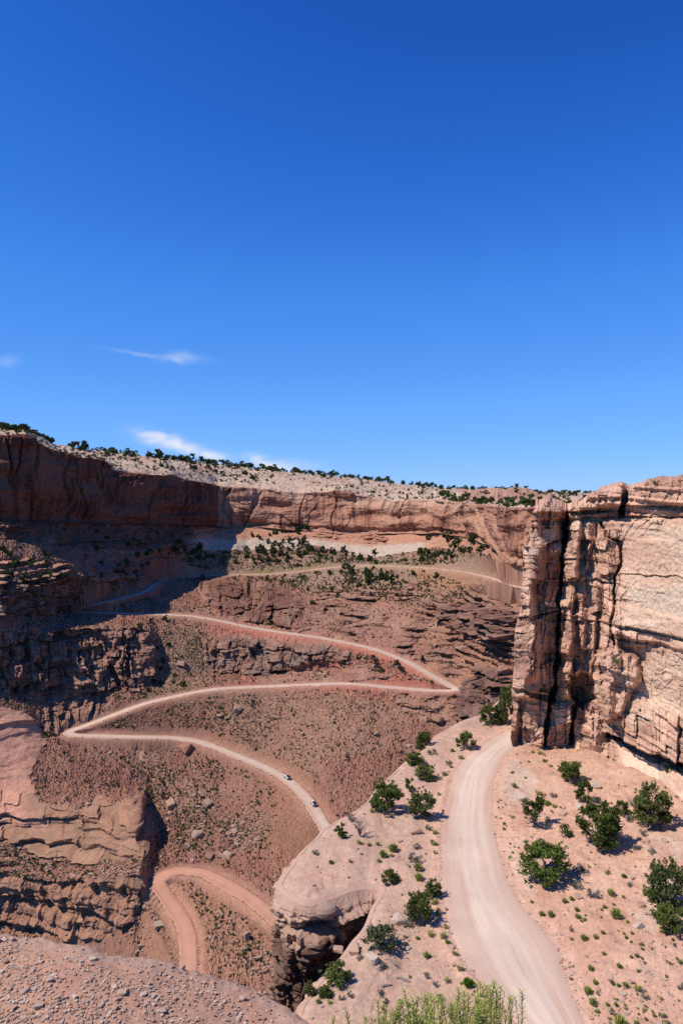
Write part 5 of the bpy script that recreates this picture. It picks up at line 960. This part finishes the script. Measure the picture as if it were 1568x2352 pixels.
for i in pick(w0, 62, 5): fartree(i, rnd(3, 6.5), rnd(.6, .85), 'dark juniper on the pale slickrock of the plateau' + (' left of the cloud' if fpx[i] < 320 else (' under the cloud' if fpx[i] < 680 else ' toward the right')), 'junipers scattered on the plateau slickrock')
far_i = np.where(okv & (SEG <= 1) & (fpx > 1010) & (fpx < 1400) & (TT < .85))[0]; pl_i = np.where(okv & ((SEG == 0) | (SEG == 1)) & inf & (cl_ > -.25))[0]
ii = np.r_[RS.choice(edge_i, 260), RS.choice(edge_i[fpx[edge_i] < 135], 40), RS.choice(far_i, 130), RS.choice(pl_i, 900)]; n = len(ii); S = np.r_[3.0 + 5.5 * RS.rand(300) ** 1.8, 3.0 + 3.5 * RS.rand(130), 1.2 + 2.4 * RS.rand(900) ** 2]
FL = []
for i in range(4): cr, wd = make_juniper(720 + i, 7, 9, .27, 0, (.06, .08, .032), 1.0); FL.append(cr)
S = S * np.where(fpx[ii] < 160, .75, 1.0)
merge('plateau_wood', FL, RS.randint(4, size=n), Bf[ii] - np.array([0, 0, .2]), np.stack([S, S, S * (.6 + .3 * RS.rand(n))], -1), RS.rand(n) * 6.28, (.8 + .4 * RS.rand(n, 1)) * np.ones((n, 3)), m_leaf, 'dark juniper wood and brush along the plateau skyline', 'wood')
w1 = np.maximum.reduce([zone(p_, 6) for p_ in ([(395,1250),(450,1235),(480,1280),(470,1310),(420,1320),(385,1310)], [(560,1225),(680,1210),(720,1270),(640,1300),(560,1290)], [(690,1208),(880,1210),(880,1232),(700,1230)])]) * (SEG >= SI['CB'])
for i in pick(w1, 52, 3.5): fartree(i, rnd(3, 6), rnd(.8, 1.25), 'green juniper under the sunlit canyon wall ' + ('beside the wall shadow' if fpx[i] < 500 else 'at the top of the rubble cone' if fpx[i] < 690 else 'on the shelf above the white band'), 'junipers under the sunlit canyon wall')
w7 = zone([(400,1250),(700,1240),(900,1240),(1130,1255),(1180,1340),(1000,1395),(720,1360),(420,1330)], 10) * talus
for i in pick(w7, 34, 8): fartree(i, rnd(2.2, 4.5), rnd(.8, 1.15), 'lone juniper on the grey green talus ' + ('left of' if fpx[i] < 700 else 'above' if fpx[i] < 900 else 'right of') + ' the gully', 'junipers on the grey green talus')
w2 = np.maximum.reduce([zone(p_, 6) for p_ in ([(790,1300),(900,1295),(900,1345),(850,1350),(800,1340)], [(740,1265),(870,1270),(860,1296),(760,1296)])]) * (SEG >= SI['CB'])
for i in pick(w2, 22, 3.5): fartree(i, rnd(3.5, 7.5), rnd(.8, 1.2), 'juniper in the green gully below the highest road', 'junipers in the gully below the highest road')
w3 = zone([(960,1245),(1040,1230),(1125,1260),(1115,1300),(960,1300)], 6) * (SEG >= SI['CB'])
for i in pick(w3, 24, 3.5): fartree(i, rnd(3, 6.5), rnd(.8, 1.2), 'juniper on the rubble cone left of the right cliff', 'junipers on the rubble cone')
w4 = np.maximum(zone([(0,1245),(110,1275),(150,1310),(130,1335),(0,1335)], 6), zone([(230,1292),(340,1296),(345,1322),(230,1322)], 5)) * (SEG >= SI['CB'])
for i in pick(w4, 34, 3.0): fartree(i, rnd(2.2, 4.8), rnd(.8, 1.2), 'small juniper ' + ('on the outcrop above the shaded switchback' if fpx[i] > 200 else 'high on the far left ledge' if fpy[i] < 1300 else 'on the lip of the far left ledge'), 'junipers on the left ledge')
w5 = zone([(180,1225),(440,1225),(400,1300),(250,1290)], 8) * (SEG >= SI['CB'])
for i in pick(w5, 16, 4): fartree(i, rnd(2.5, 5), rnd(.8, 1.2), 'juniper standing in the deep shadow of the wall', 'junipers in the wall shadow')
w6 = np.maximum(zone([(200,1410),(440,1420),(460,1560),(330,1600),(350,1450)], 10), zone([(480,1340),(880,1350),(1000,1420),(1000,1560),(700,1500)], 10) * .6) * talus
for i in pick(w6, 26, 5): fartree(i, rnd(2.2, 4.2), rnd(.7, 1.0), 'low juniper bush on the slopes between the switchbacks', 'juniper bushes between the switchbacks')
print('far trees', round(time.time() - T0, 1))
# shrubs
soil = np.clip(1 - cliff - 1.0 * slick - .9 * block - .4 * ledge, 0, 1) * (SEG > SI['CB']) * (wroad < .03)
dens = soil * (.25 + sstep(-.25, .35, fbm(x / 18, y / 18, .5, 2, 630)))
dens *= 1 + 2.2 * zone([(200,1440),(470,1430),(480,1560),(300,1640),(340,1560)], 15) + 1.5 * zone([(120,1700),(420,1700),(440,1900),(330,1830)], 15) + 1.2 * zone([(470,1720),(620,1790),(560,1930),(440,1980),(380,1900)], 20) + 1.0 * zone([(360,2030),(620,2110),(700,2290),(450,2200)], 15)
up_ = zone([(385,1235),(560,1225),(900,1225),(1130,1250),(1190,1340),(1150,1410),(1000,1400),(700,1360),(420,1330)], 12); dens *= 1 + 2.2 * up_
dens *= 1 - .75 * zone([(600,1830),(680,1800),(740,1960),(640,2000)], 15)
inf2 = visible & (fpx > -20) & (fpx < 1210) & (fpy < 2300); hid = (fpx > 640) & (fpy > 1900)
wv = dens * inf2 * ~hid * (Bf[:, 1] / 400.); nS = 15500; ii = RS.choice(len(Bf), nS, p=wv / wv.sum()); S = .5 + .8 * RS.rand(nS) ** 2 + 1.1 * (RS.rand(nS) < .06) * RS.rand(nS)
S = S * (1 + .9 * up_[ii] * RS.rand(nS) ** 1.5); o_ = np.argsort(-S / Bf[ii, 1]); SH = [make_shrub(800 + i, (1, 1, 1), 4, 5, .38, .62, 0) for i in range(4)]; SHC = np.array([(.085, .105, .035), (.13, .13, .05), (.20, .185, .075), (.10, .10, .07), (.06, .085, .03)])
SHC = SHC * 1.05
def clampc(c): return np.clip(c, 0, 3)
shrub_me = [[newmesh('far_shrub', s_[0], s_[1], m_leaf, clampc(s_[2]) * c) for s_ in SH] for c in SHC]
for i in o_[:300]:
    P = Bf[ii[i]]; px_, py_ = fpx[ii[i]], fpy[ii[i]]
    reg = 'above the upper switchback road' if py_ < 1420 else ('between the upper and middle roads' if py_ < 1600 else ('on the big talus bowl by the parked course of the middle road' if False else ('on the wide talus bowl' if py_ < 1850 else 'near the lowest hairpin')))
    reg += ' ' + ('at the far left' if px_ < 200 else 'left of centre' if px_ < 430 else 'in the middle' if px_ < 640 else 'right of centre' if px_ < 860 else 'toward the right cliff'); ci = RS.randint(5); cn = ['olive green', 'dull yellow green', 'straw coloured', 'grey green', 'dark green'][ci]
    tagit(obj('desert_shrub', shrub_me[ci][RS.randint(4)], None, P - np.array([0, 0, .05]), rnd(0, 6.28), (S[i], S[i], S[i] * .9)), 'small ' + cn + ' shrub ' + reg, 'shrub', cn + ' shrubs ' + reg)
r_ = o_[300:]; merge('slope_scrub', SH, RS.randint(4, size=len(r_)), Bf[ii[r_]], S[r_], RS.rand(len(r_)) * 6.28, SHC[RS.choice(5, len(r_), p=[.3, .25, .2, .15, .1])] * (.75 + .5 * RS.rand(len(r_), 1)), m_leaf, 'fine scrub and grass dotting the far talus slopes', 'scrub')
# boulders
dz2 = soil * (.12 + sstep(-.1, .5, fbm(x / 16, y / 16, 3.5, 2, 640)))
dz2 *= 1 + 3 * zone([(520,1820),(610,1830),(600,1960),(520,1960),(480,1900)], 15) + 2.0 * zone([(420,1770),(520,1790),(560,1950),(440,1990)], 15) + 1.6 * zone([(560,1620),(760,1660),(720,1760),(600,1700)], 15) + 2.0 * zone([(280,2060),(420,2090),(440,2190),(280,2180)], 15) + 3.5 * zone([(900,1280),(1130,1290),(1190,1390),(1000,1390)], 12) + 1.5 * zone([(700,1390),(900,1390),(900,1450),(720,1450)], 12)
wv = dz2 * inf2 * ~hid; nB_ = 15000; ii = RS.choice(len(Bf), nB_, p=wv / wv.sum()); S = .40 + .8 * RS.rand(nB_) ** 2.5 + 1.8 * (RS.rand(nB_) < .025) * RS.rand(nB_); o_ = np.argsort(-S / Bf[ii, 1])
for i in o_[:280]:
    P = Bf[ii[i]]; py_ = fpy[ii[i]]; reg = 'above the upper switchback road' if py_ < 1420 else ('between the upper and middle roads' if py_ < 1600 else ('on the wide talus bowl' if py_ < 1850 else 'on the rubble slope near the lowest hairpin'))
    px_ = fpx[ii[i]]; reg += ' ' + ('at the far left' if px_ < 200 else 'left of centre' if px_ < 430 else 'in the middle' if px_ < 640 else 'right of centre' if px_ < 860 else 'toward the right cliff'); ci = RS.randint(4); cn = ['brown', 'tan', 'dark red', 'pale'][ci]
    tagit(obj('talus_boulder', RM_FAR[ci][RS.randint(6)], None, P + np.array([0, 0, .12 * S[i]]), rnd(0, 6.28), (S[i] * 1.3, S[i] * 1.05, S[i] * 1.1)), 'fallen ' + cn + ' block ' + reg, 'boulder', 'fallen ' + cn + ' blocks ' + reg)
r_ = o_[280:]
er = []                                                             # spilled stones along the road shoulders
for k_, W_ in RP.items():
    tg_ = np.gradient(W_, axis=0); tg_[:, 2] = 0; tg_ /= np.linalg.norm(tg_, axis=1, keepdims=True) + 1e-9; j_ = RS.randint(0, len(W_), len(W_) * 2); sg_ = np.where(RS.rand(len(j_)) < .5, -1, 1)
    er.append(W_[j_] + np.stack([tg_[j_, 1], -tg_[j_, 0], 0 * j_], -1) * (sg_ * (HW[k_] * (.93 + .35 * RS.rand(len(j_)))))[:, None])
er = np.vstack(er); er[:, 2] -= .05; es = .25 + .55 * RS.rand(len(er)) ** 2.5
merge('road_shoulder_rubble', ROCK, RS.randint(6, size=len(er)), er, es, RS.rand(len(er)) * 6.28, np.array(RC_FAR)[RS.randint(4, size=len(er))] * (.75 + .5 * RS.rand(len(er), 1)), m_stone, 'loose stones spilled along the shoulders of the far road', 'rubble')
merge('talus_rubble', ROCK, RS.randint(6, size=len(r_)), Bf[ii[r_]] + np.array([0, 0, 1.]) * (.12 * S[r_])[:, None], S[r_], RS.rand(len(r_)) * 6.28, np.array(RC_FAR)[RS.randint(4, size=len(r_))] * (.75 + .5 * RS.rand(len(r_), 1)), m_stone, 'rubble of small blocks over the far talus slopes', 'rubble', RS.normal(size=(len(r_), 2)) * .3)
BIG = [(428,1722,34,24,2,'large split brown boulder just below the middle road'),(390,1852,26,22,1,'square grey boulder alone on the talus left of centre'),(478,1850,24,24,3,'pale upright boulder on the talus below the middle road'),(455,1922,26,24,3,'large pale boulder at the left end of the rubble chute'),(524,2012 - 46,26,18,3,'flat pale block above the lowest hairpin'),
 (482,2000 - 30,18,24,0,'tall narrow block above the lowest hairpin'),(434,1952,16,18,1,'dark boulder left of the rubble chute'),(545,1632,24,16,1,'dark slab on the upper talus bowl'),(506,1646,14,12,3,'pale block beside the dark slab on the upper bowl'),(418,1528,22,20,3,'pale round topped boulder below the block outcrop'),
 (866,1744 - 60,16,9,1,'brown slab on the right side of the talus bowl'),(566,2162,16,26,0,'leaning pillar block inside the lowest hairpin'),(1010,1672 - 14,24,20,0,'red cube boulder at the end of the ledges below the right switchback'),(365,2128,22,18,3,'pale slab between the hairpin legs and the chasm'),(594,2200,28,14,1,'long slab on the slope below the headland')]
for px_, py_, wp, hp, ci, lab in BIG:
    i = far_vert(px_, py_); P = Bf[i]; D = P[1]; W_ = wp / F * D; H_ = hp / F * D; tagit(obj('boulder', RM_FAR[ci][RS.randint(6)], None, P + np.array([0, 0, .22 * H_]), rnd(0, 6.28), (W_ * 1.05, W_, H_ * 1.5)), lab, 'boulder').rotation_euler = (rnd(-.4, .4), rnd(-.4, .4), rnd(0, 6.28))
print('far scatter', round(time.time() - T0, 1))
# ---- foreground twigs of rabbitbrush on the ledge under the viewpoint
def brush(name, cx0, n, wid, htop, label, sparse=False):
    D0 = 3.5; st_ = RS.get_state(); RS.seed(int(cx0)); x0 = (cx0 - CX) / F * D0; r = bpy.data.objects.new(name, None); COL.objects.link(r)
    base = np.array([x0, D0, -3.32]); r.location = base; r.empty_display_size = .1; tagit(r, label, 'bush'); stems, leaves = [], []
    for k in range(n):
        u = rnd(-1, 1); ex = u * wid; top = htop(cx0 + ex / D0 * F) + rnd(0, 75) ** 1.0 if not sparse else htop(cx0 + ex / D0 * F) + rnd(0, 70)
        D1 = D0 + rnd(-.22, .22); e = np.array([ex, D1 - D0, -(top - HY) / F * D1 - base[2]]); a = np.array([ex * .35 + rnd(-.2, .2), (D1 - D0) * .4, -.02]); t = np.linspace(0, 1, 9)[:, None]; Pp = a + (e - a) * t; Pp[:, 0] += np.sin(t[:, 0] * 3.1 + k) * .03 + rnd(-.07, .07) * t[:, 0] ** 2
        v, f = tube(Pp, np.linspace(.0042, .0014, 9), 4); stems.append((v, f))
        L = np.linalg.norm(e - a); nl = int((120 if not sparse else 40) * L / .9)
        for j in range(nl):
            tj = 1 - .62 * (j / nl) ** 1.1; i0 = min(7, int(tj * 8)); q = Pp[i0] + (Pp[i0 + 1] - Pp[i0]) * (tj * 8 - i0); th = j * 2.4 + rnd(-.5, .5); ln = rnd(.020, .038) * (.75 + .5 * (1 - tj)); d = np.array([math.cos(th) * .8, math.sin(th) * .8, .75 + rnd(-.2, .2)]); d /= np.linalg.norm(d)
            sd_ = np.cross(d, np.array([math.cos(th + 1.57), math.sin(th + 1.57), 0])); sd_ = np.cross(d, sd_); sd_ /= np.linalg.norm(sd_) + 1e-9; wv_ = .0026; m = q + d * ln * .5 + np.array([0, 0, .002]); tip = q + d * ln + np.array([math.cos(th), math.sin(th), -.4]) * .006
            col = np.array([.31, .37, .075]) * rnd(.6, 1.25) if RS.rand() > .3 else np.array([.48, .46, .13]) * rnd(.8, 1.1)
            leaves.append((np.array([q - sd_ * wv_ * .4, q + sd_ * wv_ * .4, m + sd_ * wv_, m - sd_ * wv_, tip]), np.array([[0, 1, 2], [0, 2, 3], [3, 2, 4]]), np.tile(col, (5, 1))))
    RS.set_state(st_); c = cat([(v, f, np.tile([.20, .18, .09] if not sparse else [.25, .17, .11], (len(v), 1))) for v, f in stems]); obj('stems', newmesh('stems', c[0], c[1], m_leaf, c[2]), r)
    c = cat(leaves); obj('leaves', newmesh('leaves', c[0], c[1], m_leaf, c[2]), r)
topf = lambda p: np.interp(p, [770, 800, 850, 900, 925, 960, 990, 1010, 1050, 1085, 1110, 1130, 1150, 1165, 1180], [2345, 2330, 2310, 2292, 2270, 2296, 2280, 2290, 2280, 2262, 2252, 2246, 2268, 2264, 2300])
brush('rabbitbrush', 870, 30, .19, topf, 'yellow green rabbitbrush twigs at the left of the bottom edge')
brush('rabbitbrush', 1010, 44, .19, topf, 'dense yellow green rabbitbrush twigs in the middle of the bottom edge')
brush('rabbitbrush', 1100, 34, .115, topf, 'tallest yellow green rabbitbrush twigs beside the near road')
brush('rabbitbrush', 1158, 11, .06, topf, 'thin half bare rabbitbrush twigs in front of the road', True)
# little plants clinging to the right cliff
def onface(px, py):
    d2 = (cp - px) ** 2 + (cy_ - py) ** 2; i = int(np.argmin(d2)); return ray[i]
for (px_, py_, wp, k, lab) in [(1418, 1516, 18, 'g', 'bright green tuft on the pedestal of the right cliff'), (1425, 1188, 10, 'g', 'small green tuft under the caprock of the right cliff'), (1533, 1768, 26, 'd', 'dark shrub on the crack in the pale slab'), (1468, 1628, 9, 'g', 'tiny tuft below the pedestal of the right cliff'), (1477, 1140, 9, 'y', 'tiny dry tuft on the caprock of the right cliff'), (1500, 1108, 12, 'g', 'small bush on top of the right cliff')]:
    P = onface(px_, py_); S_ = wp / F * P[1]; o = obj('cliff_plant', KME[k][0], None, P + np.array([-.05, -.25, -.1]), rnd(0, 6), (S_, S_, S_ * .9)); tagit(o, lab, 'plant')
# ---- vehicles
m_white = plain('white_paint', (.80, .80, .78), .35, 0, .04); m_black = plain('black_canvas', (.016, .016, .018), .8, 0, .2); m_tyre = plain('tyre_rubber', (.018, .018, .018), .9); m_glass = plain('dark_glass', (.02, .025, .03), .08); m_rim = plain('wheel_rim', (.30, .30, .31), .4, .6); m_lamp = plain('lamp_glass', (.75, .75, .70), .2); m_red = plain('tail_red', (.35, .02, .015), .3); m_dkblue = plain('dark_blue_paint', (.03, .045, .07), .3)
def boxes(L, bev=.03):
    bm = bmesh.new()
    for (c, s_, tap) in L:
        g = bmesh.ops.create_cube(bm, size=1.0)
        for v in g['verts']:
            k = tap if v.co.z > 0 else (1, 1); v.co = Vector((c[0] + v.co.x * s_[0] * k[0], c[1] + v.co.y * s_[1] * k[1], c[2] + v.co.z * s_[2]))
    if bev: bmesh.ops.bevel(bm, geom=list(bm.edges), offset=bev, segments=2, affect='EDGES', clamp_overlap=True)
    return bm
def bmobj(name, bm, mat, parent, loc=None):
    me = bpy.data.meshes.new(name); bm.to_mesh(me); bm.free(); me.polygons.foreach_set('use_smooth', np.zeros(len(me.polygons), bool)); me.materials.append(mat); o = obj(name, me, parent)
    if loc is not None: o.location = loc
    return o
def wheel_mesh(r, wdt):
    out = []
    for (rr, ww, mat) in ((r, wdt, m_tyre), (r * .58, wdt * 1.06, m_rim)):
        bm = bmesh.new(); bmesh.ops.create_cone(bm, cap_ends=True, segments=20, radius1=rr, radius2=rr, depth=ww); bmesh.ops.rotate(bm, verts=bm.verts, matrix=Matrix.Rotation(math.pi / 2, 3, 'X')); bmesh.ops.bevel(bm, geom=[e for e in bm.edges if e.calc_length() < rr * .5], offset=rr * .12, segments=2, affect='EDGES', clamp_overlap=True)
        me = bpy.data.meshes.new('wheel'); bm.to_mesh(me); bm.free(); me.materials.append(mat); out.append(me)
    return out
WH = wheel_mesh(.41, .27)
def offroader(P, yaw, label, slope=0):
    r = bpy.data.objects.new('off_road_car', None); COL.objects.link(r); r.location = P; r.rotation_euler = (0, -slope, yaw); r.empty_display_size = .5; tagit(r, label, 'car')
    b = bmobj('body', boxes([((-.15, 0, .86), (3.1, 1.56, .52), (1, .97)), ((-.35, 0, 1.22), (2.3, 1.50, .26), (.98, .96)), ((0, 0, .56), (3.5, 1.0, .18), (1, 1))]), m_white, r)
    bmobj('hood', boxes([((1.30, 0, 1.13), (1.05, 1.26, .16), (.96, .90))]), m_white, r)
    bmobj('grille', boxes([((1.86, 0, .92), (.08, 1.28, .46), (1, .96))], .01), m_white, r)
    bmobj('soft_top', boxes([((-.72, 0, 1.58), (1.75, 1.46, .50), (.94, .88))], .06), m_black, r)
    bmobj('windshield', boxes([((.32, 0, 1.55), (.06, 1.36, .46), (1, .93))], .01), m_glass, r)
    for s_ in (-1, 1):
        d_ = bmobj('door', boxes([((-.05, s_ * .775, 1.02), (.95, .05, .62), (1, 1))], .015), m_white, r); bmobj('handle', boxes([((-.40, s_ * .81, 1.18), (.14, .03, .04), (1, 1))], 0), m_black, d_)
        bmobj('window', boxes([((.0, s_ * .735, 1.52), (.70, .03, .34), (.9, 1))], .01), m_glass, r); bmobj('mirror', boxes([((.42, s_ * .92, 1.36), (.08, .16, .18), (1, 1))], .01), m_black, r)
        for fx in (1.27, -1.15):
            bmobj('fender', boxes([((fx, s_ * .82, .98), (1.0, .26, .09), (.8, 1))], .02), m_black, r); w_ = obj('wheel', WH[0], r, (fx, s_ * .78, .41)); obj('rim', WH[1], w_)
        bmobj('headlight', boxes([((1.91, s_ * .46, 1.0), (.05, .20, .20), (1, 1))], .02), m_lamp, r); bmobj('tail_light', boxes([((-1.73, s_ * .70, .98), (.06, .12, .20), (1, 1))], .01), m_red, r)
    bmobj('bumper', boxes([((2.02, 0, .60), (.16, 1.55, .16), (1, 1))], .02), m_black, r); bmobj('bumper', boxes([((-1.80, 0, .60), (.14, 1.5, .14), (1, 1))], .02), m_black, r)
    sw_ = obj('spare_wheel', WH[0], r, (-1.86, .05, 1.12)); sw_.rotation_euler = (0, 0, math.pi / 2); obj('rim', WH[1], sw_)
UPW = RP['upper']; upx = CX + F * UPW[:, 0] / UPW[:, 1]; upy = HY - F * UPW[:, 2] / UPW[:, 1]
for (px_, py_, lab, off) in [(668, 1779, 'white soft top off road car driving ahead on the middle road', .6), (724, 1848, 'white soft top off road car following behind, nearer the headland', .7)]:
    i = int(np.argmin((upx - px_) ** 2 + (upy - py_) ** 2 + 1e6 * (np.arange(len(UPW)) < len(UPW) * .6))); t_ = UPW[max(i - 3, 0)] - UPW[min(i + 3, len(UPW) - 1)]; sdv = np.array([t_[1], -t_[0], 0]); sdv /= np.linalg.norm(sdv)
    offroader(UPW[i] + sdv * off + np.array([0, 0, .14]), math.atan2(t_[1], t_[0]), lab, math.atan2(t_[2], np.hypot(t_[0], t_[1])))
i = far_vert(1067, 1147); P = Bf[i]
r = bpy.data.objects.new('parked_car', None); COL.objects.link(r); r.location = P + np.array([0, 0, -.1]); r.rotation_euler = (0, 0, .3); tagit(r, 'dark car at the pull out on the far canyon rim', 'car')
bmobj('body', boxes([((0, 0, .68), (4.4, 1.8, .6), (.98, .95))], .08), m_dkblue, r); bmobj('cabin', boxes([((-.2, 0, 1.2), (2.4, 1.6, .55), (.72, .85))], .08), m_glass, r)
for fx in (1.35, -1.35):
    for s_ in (-1, 1): w_ = obj('wheel', WH[0], r, (fx, s_ * .8, .40)); obj('rim', WH[1], w_)
# low log rail along the far rim
r = bpy.data.objects.new('rail_fence', None); COL.objects.link(r); tagit(r, 'long dark timber rail along the far rim beside the plateau road', 'fence')
pts = [Bf[far_vert(p_, q_)] for p_, q_ in [(1108, 1152), (1125, 1153), (1142, 1154), (1160, 1155), (1178, 1156), (1195, 1157)]]; r.location = pts[0]; m_wood = plain('dark_timber', (.09, .065, .05), .9)
for a, b in zip(pts[:-1], pts[1:]):
    v, f = tube(np.array([a, (a + b) / 2, b]) - pts[0] + np.array([0, 0, .85]), [.16, .16, .16], 6); obj('rail', newmesh('rail', v, f, m_wood), r)
for a in pts: v, f = tube(np.array([a - [0, 0, .3], a + [0, 0, .4], a + [0, 0, 1.0]]) - pts[0], [.15, .15, .14], 6); obj('post', newmesh('post', v, f, m_wood), r)
print('tris', sum(len(o.data.polygons) * (2 if len(o.data.polygons) and o.data.polygons[0].loop_total == 4 else 1) for o in {o.data.name: o for o in bpy.data.objects if o.type == 'MESH'}.values()))
print('all', round(time.time() - T0, 1), len(bpy.data.objects))
